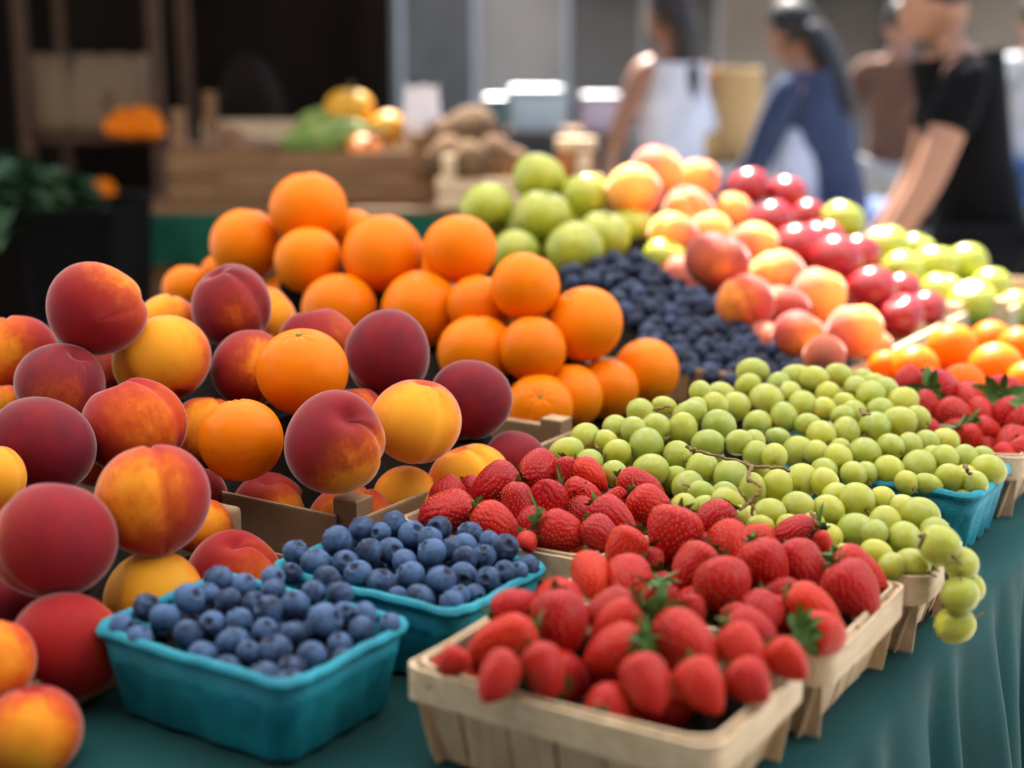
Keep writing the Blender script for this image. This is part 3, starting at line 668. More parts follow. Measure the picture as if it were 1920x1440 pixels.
# ------------------------------------------------------------------ strawberries
# cx, cy, width px, length px, tip direction (right, down, towards camera), orange tint, dark, calyx visible
SB = {'c': (lambda x, y: .965 + (1010 - y) * .0009, [
 (842,922,62,62,(0,-1,.2),.1,.5,'shy strawberry at the back left of the middle basket, tip up, beside the yellow peach'),
 (838,962,88,104,(-.9,.25,.35),.1,.2,'broad strawberry at the left end of the middle basket, behind the blueberries'),
 (926,913,78,100,(-.9,.42,.25),.05,.6,'dark strawberry pointing left at the back of the middle basket, before the apricot peach'),
 (1006,886,70,76,(-.6,.3,.7),.1,.3,'strawberry on the top of the middle basket, below the plum coloured peach'),
 (1060,890,56,60,(0,.9,.4),.1,.4,'narrow strawberry wedged at the back of the middle basket, right of the topmost one'),
 (1108,893,56,80,(.75,.62,.3),.75,.0,'bright orange red strawberry at the back right of the middle basket, before the grapes'),
 (970,950,60,88,(.05,.95,.3),.0,.7,'frosty dark strawberry standing tip down in the centre left of the middle basket'),
 (1026,941,84,88,(-.15,-.75,.6),.1,.4,'upright strawberry with a blunt top in the centre of the middle basket'),
 (1094,931,68,80,(.85,.25,.0),.3,.0,'strawberry with a green leaf at its left, centre right of the middle basket'),
 (903,965,44,50,(.2,-.6,.6),.2,.3,'small strawberry peeping out behind the long one at the left of the middle basket'),
 (935,988,72,112,(.78,.60,.3),.45,.0,'long bright strawberry slanting down right, at the front left of the middle basket'),
 (990,1018,40,40,(0,.3,.9),.4,.0,'small low strawberry above the middle basket rim, left of the leafy one'),
 (1055,999,76,96,(.85,.35,.0),.3,.1,'leafy ended strawberry lying right at the front of the middle basket'),
 (1158,938,54,52,(.1,-.8,.4),.3,.1,'small strawberry at the right of the middle basket, above the heart shaped one'),
 (1154,974,68,94,(.62,.5,.6),.1,.3,'heart shaped strawberry at the right front of the middle basket'),
 (1128,1005,66,80,(.65,.6,.4),.1,.5,'dusky strawberry behind the rim, below the heart shaped one'),
 (1202,913,60,106,(.88,.45,.2),.1,.4,'long crimson strawberry at the far right back of the middle basket, touching the grapes'),
 (1222,953,72,92,(.75,.6,.3),.35,.0,'strawberry at the right corner of the middle basket, under the long crimson one'),
 (1255,972,40,56,(.8,.5,.2),.3,.2,'small strawberry tip at the right corner of the middle basket rim'),
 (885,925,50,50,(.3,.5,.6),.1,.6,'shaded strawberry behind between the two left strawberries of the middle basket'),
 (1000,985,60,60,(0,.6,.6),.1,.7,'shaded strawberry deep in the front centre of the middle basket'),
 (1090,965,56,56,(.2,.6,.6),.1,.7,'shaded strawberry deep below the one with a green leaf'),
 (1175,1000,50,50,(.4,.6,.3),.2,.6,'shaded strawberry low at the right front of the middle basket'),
 ]), 'd': (lambda x, y: .845 + (1130 - y) * .00085, [
 (1170,1034,80,88,(-.5,.8,.3),.6,.0,'orange tinged strawberry at the back left of the large basket'),
 (1260,1006,92,104,(-.35,.85,.4),.3,.1,'big strawberry on the left top of the large basket, tip towards the viewer'),
 (1338,980,72,88,(-.7,.6,.35),.0,.5,'crimson strawberry on the back of the large basket, before the green grapes'),
 (1108,1085,74,80,(.1,.55,.8),.95,.0,'brightest orange strawberry at the left corner of the large basket'),
 (1179,1092,84,80,(-.2,.5,.8),.4,.0,'blunt strawberry facing the viewer, right of the brightest orange one'),
 (1301,1065,80,96,(-.65,.7,.3),.2,.2,'strawberry with a frosty right shoulder, left of the round one'),
 (1370,1024,72,70,(.1,.5,.8),.5,.0,'light red strawberry high in the middle of the large basket'),
 (1358,1102,104,104,(.15,.85,.5),.25,.3,'round smooth strawberry in the centre of the large basket'),
 (1235,1130,72,76,(.05,.9,.1),.1,.4,'strawberry with seed pits under the dark green leaves at the left front'),
 (1295,1152,64,54,(.2,.7,.6),.15,.4,'low shaded strawberry at the front rim left of centre'),
 (1414,1008,56,76,(-.8,-.1,.3),.6,.0,'strawberry with a tiny green stem near its middle, at the back'),
 (1438,1066,80,112,(.42,.9,.2),.2,.2,'tall leaning strawberry right of the round smooth one'),
 (1487,1002,62,98,(-.9,.25,.0),.0,.5,'dark red strawberry lying left at the back right, its leaf at the right end'),
 (1505,1064,84,98,(.4,.75,.5),.0,.5,'matte crimson strawberry in the right half of the large basket'),
 (1545,1020,34,50,(.4,.8,.3),.5,.0,'tiny strawberry piece beside the back leaf of the large basket'),
 (1614,1072,76,116,(.8,.6,.1),.4,.1,'pitted bright strawberry behind at the right corner of the large basket'),
 (1604,1107,92,114,(.5,.78,.4),.05,.4,'large dusky strawberry at the right rim of the large basket'),
 (1528,1143,78,124,(.82,.56,.2),.8,.0,'long orange shouldered strawberry at the front right of the large basket'),
 (1545,1190,80,96,(.72,.18,-.45),.7,.0,'strawberry with a big green leafy cap at the front corner of the large basket'),
 (1428,1150,78,66,(-.3,.5,.8),.1,.3,'pinkish red strawberry at the front rim, right of the round smooth one'),
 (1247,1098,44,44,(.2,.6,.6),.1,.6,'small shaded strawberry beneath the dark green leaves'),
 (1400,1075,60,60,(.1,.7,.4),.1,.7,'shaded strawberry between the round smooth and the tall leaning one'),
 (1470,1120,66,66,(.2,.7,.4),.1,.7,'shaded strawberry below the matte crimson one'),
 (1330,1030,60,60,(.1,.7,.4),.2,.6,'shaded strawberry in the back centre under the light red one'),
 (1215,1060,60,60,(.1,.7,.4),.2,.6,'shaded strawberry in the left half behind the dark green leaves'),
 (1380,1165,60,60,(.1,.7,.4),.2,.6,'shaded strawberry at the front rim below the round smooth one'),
 ]), 'e': (lambda x, y: .750 + (1240 - y) * .00055, [
 (1048,1124,86,70,(.1,-.6,.7),.5,.1,'orange tinged strawberry at the top back of the front basket'),
 (965,1140,72,88,(.7,-.5,.0),.2,.3,'blurred dark red strawberry at the left of the front basket with a yellowish leaf'),
 (1050,1168,108,116,(.15,.9,.4),.05,.4,'largest blurred strawberry in the front basket, tip down'),
 (940,1205,88,136,(-.9,.35,.2),.65,.0,'bright red strawberry pointing left over the left rim of the front basket'),
 (1140,1143,74,100,(-.8,.35,.3),.0,.5,'crimson strawberry at the back right of the largest blurred one'),
 (1155,1170,72,104,(-.85,.45,.2),.4,.0,'light red strawberry slanting left behind the green leaf of the front basket'),
 (1150,1222,92,124,(-.85,.35,-.25),.4,.1,'blurred strawberry left of the green leaf at the bottom border'),
 (1285,1212,108,122,(.5,.5,.7),.3,.2,'big blurred strawberry right of the green leaf at the bottom border'),
 (1412,1183,76,100,(.85,.4,.3),.1,.3,'pinkish blurred strawberry pointing right at the rim between the two big baskets'),
 (1395,1228,84,104,(.4,.6,.6),.5,.1,'coral blurred strawberry at the bottom, below the pinkish one'),
 (1478,1240,64,84,(.6,.6,.4),.6,.0,'orange red strawberry at the right corner of the front basket'),
 (850,1243,56,60,(-.5,.6,.3),.3,.2,'strawberry tip at the left corner of the front basket'),
 (1020,1258,84,96,(.3,.7,.4),.2,.3,'strawberry at the bottom below the largest blurred one'),
 (930,1272,80,92,(-.4,.6,.6),.3,.3,'strawberry below the bright one that points left'),
 (1215,1285,92,104,(.2,.7,.6),.3,.2,'strawberry in the second row from the front rim, centre'),
 (1320,1290,88,98,(.3,.6,.6),.5,.1,'strawberry near the front rim, right of centre'),
 (1405,1282,76,84,(.6,.5,.5),.2,.3,'strawberry near the right rim of the front basket'),
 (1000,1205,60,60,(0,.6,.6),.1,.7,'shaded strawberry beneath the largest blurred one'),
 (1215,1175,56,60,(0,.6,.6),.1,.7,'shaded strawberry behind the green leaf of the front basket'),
 ]), 'g': (lambda x, y: 1.235 + (850 - y) * .0009, [
 (1700,714,52,60,(-.8,.5,.2),.1,.4,'blurred strawberry at the far left of the right hand basket, behind the grapes'),
 (1768,727,64,74,(.55,-.1,-.6),.05,.4,'strawberry with a big green cap at the back left of the right hand basket'),
 (1738,768,54,74,(.45,.85,.2),.05,.4,'narrow strawberry leaning right beside the grapes'),
 (1822,748,62,60,(.1,.4,.8),.2,.1,'pale lit strawberry at the back centre of the right hand basket'),
 (1790,782,64,72,(.6,.6,.5),.1,.3,'smooth red strawberry in the middle of the right hand basket'),
 (1840,778,52,52,(.1,.4,.8),.15,.2,'pinkish strawberry right of the smooth red one'),
 (1885,742,70,66,(.35,.0,-.6),.05,.4,'dark strawberry with a green leaf at the back right'),
 (1893,788,76,74,(-.4,.2,-.6),.05,.4,'wide strawberry with leaves at the right border'),
 (1848,812,56,66,(.7,.5,-.1),.3,.1,'strawberry with a small green cap on its left'),
 (1817,826,56,58,(.5,.8,.2),.3,.1,'strawberry above the grapes, left of the small capped one'),
 (1898,838,72,74,(-.5,.5,.5),.05,.4,'dark red strawberry low at the right border'),
 (1886,858,46,40,(.4,.4,.7),.3,.0,'small strawberry on the rim of the right hand basket'),
 (1745,808,40,40,(.4,.4,.7),.2,.3,'small strawberry hidden just behind the grapes'),
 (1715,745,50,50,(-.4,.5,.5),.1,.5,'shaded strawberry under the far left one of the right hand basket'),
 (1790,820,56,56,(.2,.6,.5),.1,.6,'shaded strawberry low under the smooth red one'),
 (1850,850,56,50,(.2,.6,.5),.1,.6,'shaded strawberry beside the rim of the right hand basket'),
 (1935,800,70,74,(.2,.6,.5),.1,.3,'strawberry just past the right border'),
 (1920,855,60,60,(.2,.6,.5),.2,.2,'strawberry at the right border above the slatted side'),
 ])}
GRP = {'c': 'strawberries in the middle basket', 'd': 'strawberries in the large basket at the front edge', 'e': 'strawberries in the front basket', 'g': 'strawberries in the right hand basket'}
k = 0
for key, (Df, data) in SB.items():
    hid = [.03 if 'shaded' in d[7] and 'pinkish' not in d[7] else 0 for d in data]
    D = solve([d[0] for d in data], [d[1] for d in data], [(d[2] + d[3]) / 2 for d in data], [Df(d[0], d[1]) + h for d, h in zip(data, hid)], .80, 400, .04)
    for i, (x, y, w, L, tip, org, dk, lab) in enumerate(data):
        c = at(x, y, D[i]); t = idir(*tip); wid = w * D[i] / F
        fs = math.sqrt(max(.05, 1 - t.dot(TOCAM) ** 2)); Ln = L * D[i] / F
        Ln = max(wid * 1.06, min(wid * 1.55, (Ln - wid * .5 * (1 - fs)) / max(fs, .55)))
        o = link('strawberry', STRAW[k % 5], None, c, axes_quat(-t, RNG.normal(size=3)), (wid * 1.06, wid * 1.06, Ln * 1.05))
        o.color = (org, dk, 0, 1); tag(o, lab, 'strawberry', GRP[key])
        cs = .85 * (1.25 if any(w_ in lab for w_ in ('cap', 'leaf', 'leaves')) else .62)
        link('calyx', CALYX[k % 5], o, (0, 0, .455), None, (cs, cs, cs * .9))
        heroes.setdefault('s' + key, []).append((c, wid * .5)); k += 1

FILL = []
def fill(pile, u0, u1, w0, w1, r, zoff, make, seed):
    """lower layer of fruit at the rim height where the visible ones leave room"""
    rg = np.random.default_rng(seed); H = heroes[pile]; row = 0; u = u0 + r
    while u < u1 - r * .8:
        w = w0 + r + (row % 2) * r
        while w < w1 - r * .8:
            c = S(u + rg.normal() * r * .12, w + rg.normal() * r * .12, RIM + zoff + rg.normal() * r * .15)
            if all((c - p).length > (r + q) * .86 for p, q in H):
                x, y, d = proj(c)
                if not any((x - X) ** 2 + (y - Y) ** 2 < (.55 * F * q / D_) ** 2 and d < D_ for (X, Y, D_), q in ((proj(p), q) for p, q in H)): make(c, r); H.append((c, r))
            w += 2 * r
        u += r * 1.75; row += 1
def fill_berry(label, group):
    def mk(c, r):
        o = link('blueberry', BB[int(RNG.integers(4))], None, c, axes_quat((RNG.normal() * .5, RNG.normal() * .5, 1), RNG.normal(size=3)), r * 1.03); o.color = (RNG.uniform(.1, .9), 0, 0, 1); tag(o, label, 'blueberry', group)
    return mk
def fill_straw(label, group):
    def mk(c, r):
        t = Vector((RNG.normal() * .8, RNG.normal() * .8, -.1)); q = int(RNG.integers(5))
        o = link('strawberry', STRAW[q], None, c, axes_quat(-t, RNG.normal(size=3)), (r * 2, r * 2, r * 2.3)); o.color = (RNG.uniform(0, .5), RNG.uniform(0, .5), 0, 1); tag(o, label, 'strawberry', group)
        link('calyx', CALYX[q], o, (0, 0, .455), None, (.5, .5, .4))
    return mk
fill('bbf', .533, .632, -.624, -.484, .0088, -.010, fill_berry('plump bloomy blueberry in the front turquoise punnet at the bottom of the photo', 'blueberries in the front punnet'), 3)
fill('bbc', .669, .761, -.607, -.467, .0088, -.011, fill_berry('plump bloomy blueberry in the turquoise punnet beside the strawberries, second punnet from the front', 'blueberries in the second punnet'), 4)
fill('se', .586, .694, -.430, -.263, .0155, -.006, fill_straw('half buried strawberry at the rim level of the front basket', 'half buried strawberries in the front basket'), 5)
fill('sd', .728, .842, -.418, -.259, .0150, -.008, fill_straw('half buried strawberry at the rim level of the large basket', 'half buried strawberries in the large basket'), 6)
fill('sc', .786, .914, -.598, -.443, .0145, -.010, fill_straw('half buried strawberry at the rim level of the middle basket', 'half buried strawberries in the middle basket'), 7)
# ------------------------------------------------------------------ grapes
GB1 = [(1097,820,48,48),(1062,847,62,48),(1104,868,46,46),(1135,828,42,40),(1157,848,44,46),(1152,888,44,44),(1154,803,46,44),(1188,807,46,48),(1201,773,50,46),(1245,762,44,34),(1231,803,50,50),(1212,835,62,58),
 (1280,805,50,58),(1271,853,47,49),(1220,882,62,56),(1290,913,54,54),(1293,777,60,46),(1313,735,40,38),(1304,767,46,40),(1348,798,54,54),(1328,833,58,50),(1385,830,44,46),(1412,828,40,40),(1418,852,50,46),(1452,856,44,46),
 (1317,878,56,54),(1370,893,58,58),(1340,760,44,44),(1250,830,44,44),(1180,870,44,44),(1245,905,44,44),(1330,905,48,48),(1265,885,42,42),(1135,860,40,40),(1190,910,46,44)]
GB2 = [(1352,742,52,46),(1378,763,54,50),(1411,697,56,46),(1402,723,46,40),(1437,751,56,56),(1495,710,62,48),(1527,712,46,46),(1420,795,50,46),(1470,783,46,54),(1505,761,52,50),(1545,767,40,42),(1573,705,56,42),(1552,738,44,40),
 (1585,758,46,38),(1580,780,44,36),(1458,822,46,36),(1515,797,46,40),(1540,817,50,50),(1586,811,47,57),(1497,848,56,54),(1570,860,50,52),(1420,885,46,46),(1633,742,50,50),(1618,714,44,40),(1660,732,44,46),(1692,754,58,50),
 (1685,793,60,55),(1720,784,42,42),(1640,802,57,53),(1622,850,52,54),(1670,838,44,46),(1706,838,44,50),(1667,882,50,50),(1723,875,56,56),(1624,888,44,40),(1740,908,52,36),(1772,860,48,46),(1738,830,42,46),(1772,828,52,46),
 (1810,860,44,50),(1782,897,56,48),(1828,906,46,42),(1853,882,62,54),(1842,855,40,34),(1604,727,42,40),(1480,740,44,44),(1460,720,44,40),(1530,850,44,48),(1545,885,46,46),(1600,775,44,44),(1650,770,44,44),(1750,860,44,44),(1700,905,44,40),(1600,890,44,44),(1640,722,40,40),(1810,895,42,42)]
GB3 = [(1457,912,52,58),(1503,902,58,60),(1546,905,48,54),(1350,962,52,42),(1365,942,60,46),(1412,918,44,58),(1443,963,58,52),(1395,972,46,46),(1497,952,58,54),(1553,957,54,52),(1567,932,48,48),(1552,1010,50,52),(1425,988,50,40),
 (1607,938,58,60),(1653,938,46,48),(1607,998,63,65),(1660,982,55,60),(1693,957,52,52),(1725,966,60,64),(1695,1010,60,56),(1643,1042,60,54),(1710,1060,60,56),(1762,1022,67,68),(1803,1058,60,56),(1800,1115,66,62),(1818,1102,54,50),
 (1790,1172,67,62),(1738,1048,46,50),(1672,1062,46,48),(1523,985,44,44),(1480,990,46,46),(1580,1045,46,46),(1640,1000,46,46),(1600,1060,44,44)]
def gbunch(pts, Dof, bid): return [(x, y, w, h, Dof(x, y), bid) for x, y, w, h in pts]
allg = gbunch(GB1, lambda x, y: 1.065 + (905 - y) * .0008 + (.04 if (x, y) in ((1250,830),(1180,870),(1245,905),(1330,905),(1265,885),(1135,860),(1190,910)) else 0), 0)
allg += gbunch(GB2, lambda x, y: 1.12 + (905 - y) * .00085, 1)
allg += gbunch(GB3, lambda x, y: (.905 if (x > 1745 and y > 990) else .925 + (1060 - y) * .0007), 2)
Dg = solve([g[0] for g in allg], [g[1] for g in allg], [(g[2] + g[3]) / 2 for g in allg], [g[4] for g in allg], .90, 500, .04)
GL = ['cluster of pale green grapes right behind the middle strawberries, in a shaded punnet', 'biggest cluster of green grapes, filling the right hand turquoise punnet', 'cluster of yellowish green grapes trailing over the corner of the pale wooden basket']
BUN = []
for b in range(3):
    I = [i for i, g in enumerate(allg) if g[5] == b]
    cs = [at(allg[i][0], allg[i][1], Dg[i]) for i in I]; ctr = sum(cs, Vector()) / len(cs); ctr.z = RIM - .045
    root = empty('grape_bunch', ctr, GL[b], 'grapes', 'bunches of green grapes')
    axis = [];
    for i, c in zip(I, cs):
        x, y, w, h = allg[i][:4]; sc = Dg[i] / F / 2
        if w >= h: sx = (h * sc, h * sc, max(w, h * 1.12) * sc); z = idir(1, RNG.normal() * .3, RNG.normal() * .35)
        else: sx = (w * sc, w * sc, max(h, w * 1.12) * sc); z = idir(RNG.normal() * .25, 1, RNG.normal() * .35 + .25)
        if abs(w - h) < 5: z = idir(RNG.normal() * .7, .5, .9)
        if random.random() < .3: z = -z
        g = link('grape', GRAPE, root, c - ctr, axes_quat(z, RNG.normal(size=3)), tuple(v * 1.14 for v in sx))
        g.color = (min(1, max(0, RNG.normal() * .22 + (.35 if b == 0 else .42 if b == 1 else .62))), 0, 0, 1)
    BUN.append((root, ctr, cs))
for b, rects in ((0, ((.942, 1.04, -.565, -.445),)), (1, ((1.084, 1.187, -.42, -.262), (1.084, 1.187, -.605, -.44))), (2, ((.873, .957, -.427, -.242),))):
    root, ctr, cs = BUN[b]; heroes['g%d' % b] = [(at(g[0], g[1], D), (g[2] + g[3]) * D / F / 4) for g, D in zip(allg, Dg) if g[5] == b]; heroes['g'] = [(at(g[0], g[1], D), (g[2] + g[3]) * D / F / 4) for g, D in zip(allg, Dg)]
    def mkg(c, r):
        if len(root.children) > 98: return
        g = link('grape', GRAPE, root, c - ctr, axes_quat(RNG.normal(size=3), RNG.normal(size=3)), (r, r, r * 1.12)); g.color = (RNG.uniform(.1, .6), 0, 0, 1)
    for q, rc in enumerate(rects):
        for zo in (-.012, .002, .014): fill('g', *rc, .0098, zo - (.01 if q else 0), mkg, 20 + q)
def twigs(b, paths, rad):
    root, ctr, cs = BUN[b]
    for P in paths:
        m = MB()
        pts = [at(*p) - ctr for p in P]; fine = []
        for i in range(len(pts) - 1):
            for q in range(4):
                t = q / 4; fine.append(pts[i].lerp(pts[i + 1], t) + Vector(RNG.normal(size=3)) * .0007)
        fine.append(pts[-1]); n = len(fine)
        m.tube(fine, [rad * (1.25 - .5 * i / n) * (1 + .25 * math.sin(i * 2.1)) for i in range(n)], 7)
        m.build('stem', M['twig'], root, True)
twigs(0, [[(1285,838,1.06),(1300,845,1.055),(1330,851,1.05),(1395,870,1.03),(1412,875,1.02)], [(1225,770,1.13),(1258,763,1.12)], [(1115,828,1.13),(1116,836,1.12),(1122,840,1.1)]], .0011)
twigs(1, [[(1612,768,1.2),(1620,778,1.17),(1632,775,1.18)], [(1811,872,1.11),(1812,882,1.10),(1816,890,1.11)], [(1462,720,1.26),(1468,740,1.25)]], .0014)
twigs(2, [[(1395,870,1.03),(1412,874,1.0),(1440,876,.99),(1470,880,.985),(1481,882,.985)], [(1408,874,1.0),(1403,890,.985),(1402,905,.98)], [(1404,900,.98),(1420,908,.97),(1430,916,.965),(1420,930,.965),(1405,938,.965),(1395,930,.965),(1385,915,.97)],
 [(1405,938,.965),(1395,950,.96),(1387,958,.96)], [(1405,938,.965),(1412,952,.96),(1410,966,.96)], [(1523,962,.945),(1527,972,.94),(1531,980,.94)], [(1733,1000,.90),(1728,1018,.90),(1722,1030,.905)], [(1775,1045,.905),(1776,1090,.91),(1768,1130,.91),(1772,1150,.91)], [(1768,1110,.91),(1762,1125,.91)]], .0012)

# ------------------------------------------------------------------ containers (local x runs along the stall, local y away from its front edge)
def rrect(hx, hy, r, z, per=6, side=10, ox=0.0, oy=0.0):
    pts = []
    for (sx, sy, a0) in ((1, 1, 0), (-1, 1, 90), (-1, -1, 180), (1, -1, 270)):
        cx_, cy_ = sx * (hx - r), sy * (hy - r)
        for i in range(per + 1):
            a = R(a0 + 90 * i / per); pts.append(Vector((cx_ + r * math.cos(a) + ox, cy_ + r * math.sin(a) + oy, z)))
    out = []
    n = len(pts)
    for i in range(n):
        p, q = pts[i], pts[(i + 1) % n]; out.append(p)
        if (q - p).length > .02:
            for j in range(1, side): out.append(p.lerp(q, j / side))
    return out
def ribbed(loop, amp):
    """push every other short stretch of the straight sides inwards"""
    res = []
    for i, p in enumerate(loop):
        k = 1 - amp * (1 if (i // 2) % 2 else 0) / max(abs(p.x), abs(p.y), .02); res.append(Vector((p.x * k, p.y * k, p.z)))
    return res
BASE = TABLE + .003
def punnet(u0, u1, w0, w1, label, rim=RIM):
    uc, wc = (u0 + u1) / 2, (w0 + w1) / 2; hx, hy = (u1 - u0) / 2, (w1 - w0) / 2; H = rim - BASE
    root = empty('berry_punnet', S(uc, wc, BASE), label, 'punnet', 'turquoise pulp punnets', ANG)
    t = .86; r = .016; m = MB()
    L = [rrect(hx * t - .006, hy * t - .006, r, .0), ribbed(rrect(hx * t, hy * t, r, .004), .0028), ribbed(rrect(hx * .93, hy * .93, r, H * .62), .0028), rrect(hx * .935, hy * .935, r, H * .66),
         rrect(hx - .0045, hy - .0045, r, H * .70), rrect(hx - .003, hy - .003, r, H - .007)]
    inn = [rrect(hx - .006, hy - .006, r, H - .007), rrect(hx * .93 - .002, hy * .93 - .002, r, H * .62), rrect(hx * t - .003, hy * t - .003, r, .006)]
    m.loft(L + inn, 0, True, True); m.build('tub', M['pulp'], root, True)
    m = MB(); L = []
    for i in range(9):
        a = 2 * math.pi * i / 8; L.append(rrect(hx - .003 + .0032 * math.cos(a), hy - .003 + .0032 * math.sin(a) * 0 + .0032 * math.cos(a), r, H - .0035 + .0036 * math.sin(a)))
    for l in L:
        for i, p in enumerate(l): p.z += .0006 * math.sin(i * .9) + .0004 * math.sin(i * 2.3)
    m.loft(L); m.build('rim', M['pulp'], root, True)
    return root
punnet(.524, .640, -.634, -.474, 'turquoise pulp punnet of blueberries at the bottom left, the front one')
punnet(.659, .770, -.617, -.457, 'turquoise pulp punnet of blueberries in front of the middle strawberries')
punnet(.937, 1.045, -.600, -.440, 'turquoise pulp punnet of grapes, mostly hidden behind the middle strawberries')
punnet(1.078, 1.192, -.425, -.257, 'turquoise pulp punnet at the right with its corner near the cloth edge')
punnet(1.078, 1.192, -.610, -.435, 'turquoise pulp punnet under the grapes, hidden behind the other grape punnets', RIM - .02)

def veneer(u0, u1, w0, w1, label, rim=RIM, slats=(5, 6), drop=.0):
    uc, wc = (u0 + u1) / 2, (w0 + w1) / 2; hx, hy = (u1 - u0) / 2, (w1 - w0) / 2; H = rim - BASE
    root = empty('wooden_basket', S(uc, wc, BASE), label, 'basket', 'veneer wood baskets', ANG)
    t = .84; m = MB()
    for (nx, ny, hw_, hd, n) in ((1, 0, hy, hx, slats[1]), (-1, 0, hy, hx, slats[1]), (0, 1, hx, hy, slats[0]), (0, -1, hx, hy, slats[0])):
        for i in range(n):
            wd = 2 * hw_ / n; c0 = -hw_ + wd * (i + .5); hw2 = wd * .5 - .0011 - .0006 * random.random(); tw = RNG.normal() * .0008
            lo, hi = [], []
            for (s_, zt, k) in ((lo, .001, t), (hi, H - .002 + RNG.normal() * .0006, 1.0)):
                for e, off in ((-1, 0), (1, 0), (1, -.0016), (-1, -.0016)):
                    a = (c0 + e * hw2) * (k * .5 + .5 if k < 1 else .985); d = hd * k - .003 + off + tw * e
                    s_.append(Vector((nx * d - ny * a if nx else a, ny * d if ny else a, zt)) if False else (Vector((nx * d, a, zt)) if nx else Vector((a, ny * d, zt))))
            m.loft([lo, hi], 0, True, True)
    m.build('slat_wall', M['veneer'], root)
    for nm, o1, o2, z0, z1 in (('outer_band', .0, .0018, H - .019, H), ('inner_band', -.0052, -.0036, H - .016, H + .001)):
        m = MB(); r = .012
        def lp(o, z):
            l = rrect(hx + o - .001, hy + o - .001, r, z, 5, 8)
            for i, p in enumerate(l): p.z += .0009 * math.sin(i * .55 + z * 90)
            return l
        m.loft([lp(o1, z0), lp(o2, z0), lp(o2, z1), lp(o1, z1), lp(o1, z0)]); m.build(nm, M['veneerx'], root)
    m = MB(); m.box((-hx * t + .004, -hy * t + .004, 0), (hx * t - .004, hy * t - .004, .002)); m.build('base', M['veneer'], root)
    return root
veneer(.780, .920, -.604, -.437, 'brownish wood veneer basket of strawberries behind the blueberries, the middle one')
veneer(.714, .855, -.432, -.245, 'pale wood veneer basket heaped with strawberries at the table edge')
veneer(.578, .702, -.440, -.253, 'front wood veneer basket of blurred strawberries at the bottom border')
veneer(.868, .962, -.432, -.237, 'pale wood veneer basket with a grape cluster hanging over its corner')
veneer(1.205, 1.335, -.440, -.254, 'reddish wood veneer basket of strawberries at the right border')

def tray(u0, u1, w0, w1, h, label, mat='card', edge='cardedge', post=True, z=BASE, name='fruit_box', right_only=False, cat='box', th=.004, side_h=None):
    uc, wc = (u0 + u1) / 2, (w0 + w1) / 2; hx, hy = (u1 - u0) / 2, (w1 - w0) / 2
    root = empty(name, S(uc, wc, z), label, cat, 'open fruit boxes on the stall', ANG)
    mats = [M[mat], M[edge]]
    def panel(nm, lo, hi):
        m = MB(); m.box(lo, (hi[0], hi[1], hi[2] - .0012), 0, None, .0008); m.box((lo[0] + .0004, lo[1] + .0004, hi[2] - .0012), (hi[0] - .0004, hi[1] - .0004, hi[2]), 1, None, .0003); m.build(nm, mats, root)
    g = .022 if post else 0
    panel('front_panel', (-hx, -hy + g, .0), (-hx + th, hy - (0 if right_only else g), h))
    panel('back_panel', (hx - th, -hy + g, .0), (hx, hy - g, h))
    panel('side_panel', (-hx + th + .001, -hy, .0), (hx - th - .001, -hy + th, side_h or h))
    panel('side_panel', (-hx + th + .001, hy - th, .0), (hx - th - .001, hy, side_h or h))
    if post:
        for sx in (-1, 1):
            for sy in ((-1,) if right_only else (-1, 1)):
                x0 = -hx + th + .001 if sx < 0 else hx - th - .001 - .02; y0 = -hy + th + .001 if sy < 0 else hy - th - .001 - .022
                panel('corner_post', (x0, y0, .002), (x0 + .02, y0 + .022, h + .012))
    m = MB(); m.box((-hx + th + .001, -hy + th + .001, .0), (hx - th - .001, hy - th - .001, .0015)); m.build('base', mats, root)
    return root
pbox = tray(.762, 1.085, -1.06, -.618, .060, 'brown cardboard box holding the peaches, its bare front panel showing behind the blueberries', right_only=True)
tray(1.102, 1.385, -1.20, -.650, .055, 'brown cardboard box under the orange pyramid, its corner showing between peach and grapes', post=False, th=.006, side_h=.022)
tray(1.390, 1.640, -1.00, -.606, .060, 'reddish brown card box under the dark blueberries, its corner showing beside the rightmost orange', post=False, th=.006)
tf = tray(.36, .752, -1.08, -.650, .026, 'low brown card tray under the peaches at the left front', post=False)
m = MB(); c = S(.75, -.655, 0); pl = at(422, 975, 1.035)
m.box((-.004, -.014, -.014), (.004, .014, .012), 0, None, .004); m.build('corner_flap', M['cardedge'], tf, True, loc=tf.matrix_basis.inverted() @ pl)

def rect_of(h, pad):
    us = [(c.dot(U), c.dot(W), r) for c, r in h]
    return (min(a - r for a, b, r in us) - pad, max(a + r for a, b, r in us) + pad, min(b - r for a, b, r in us) - pad, max(b + r for a, b, r in us) + pad)
def auto_tray(pile, h, label, mat='cratep', pad=-.02):
    u0, u1, w0, w1 = rect_of(heroes[pile], pad); return tray(u0, u1, w0, min(w1, -.25), h, label, mat, mat, True, name='fruit_crate', cat='crate', th=.007)
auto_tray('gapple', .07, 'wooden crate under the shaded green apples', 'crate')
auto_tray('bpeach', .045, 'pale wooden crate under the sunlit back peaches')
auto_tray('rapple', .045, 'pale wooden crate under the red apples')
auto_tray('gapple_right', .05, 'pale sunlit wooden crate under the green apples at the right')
auto_tray('tang', .035, 'low pale crate under the tangerines')

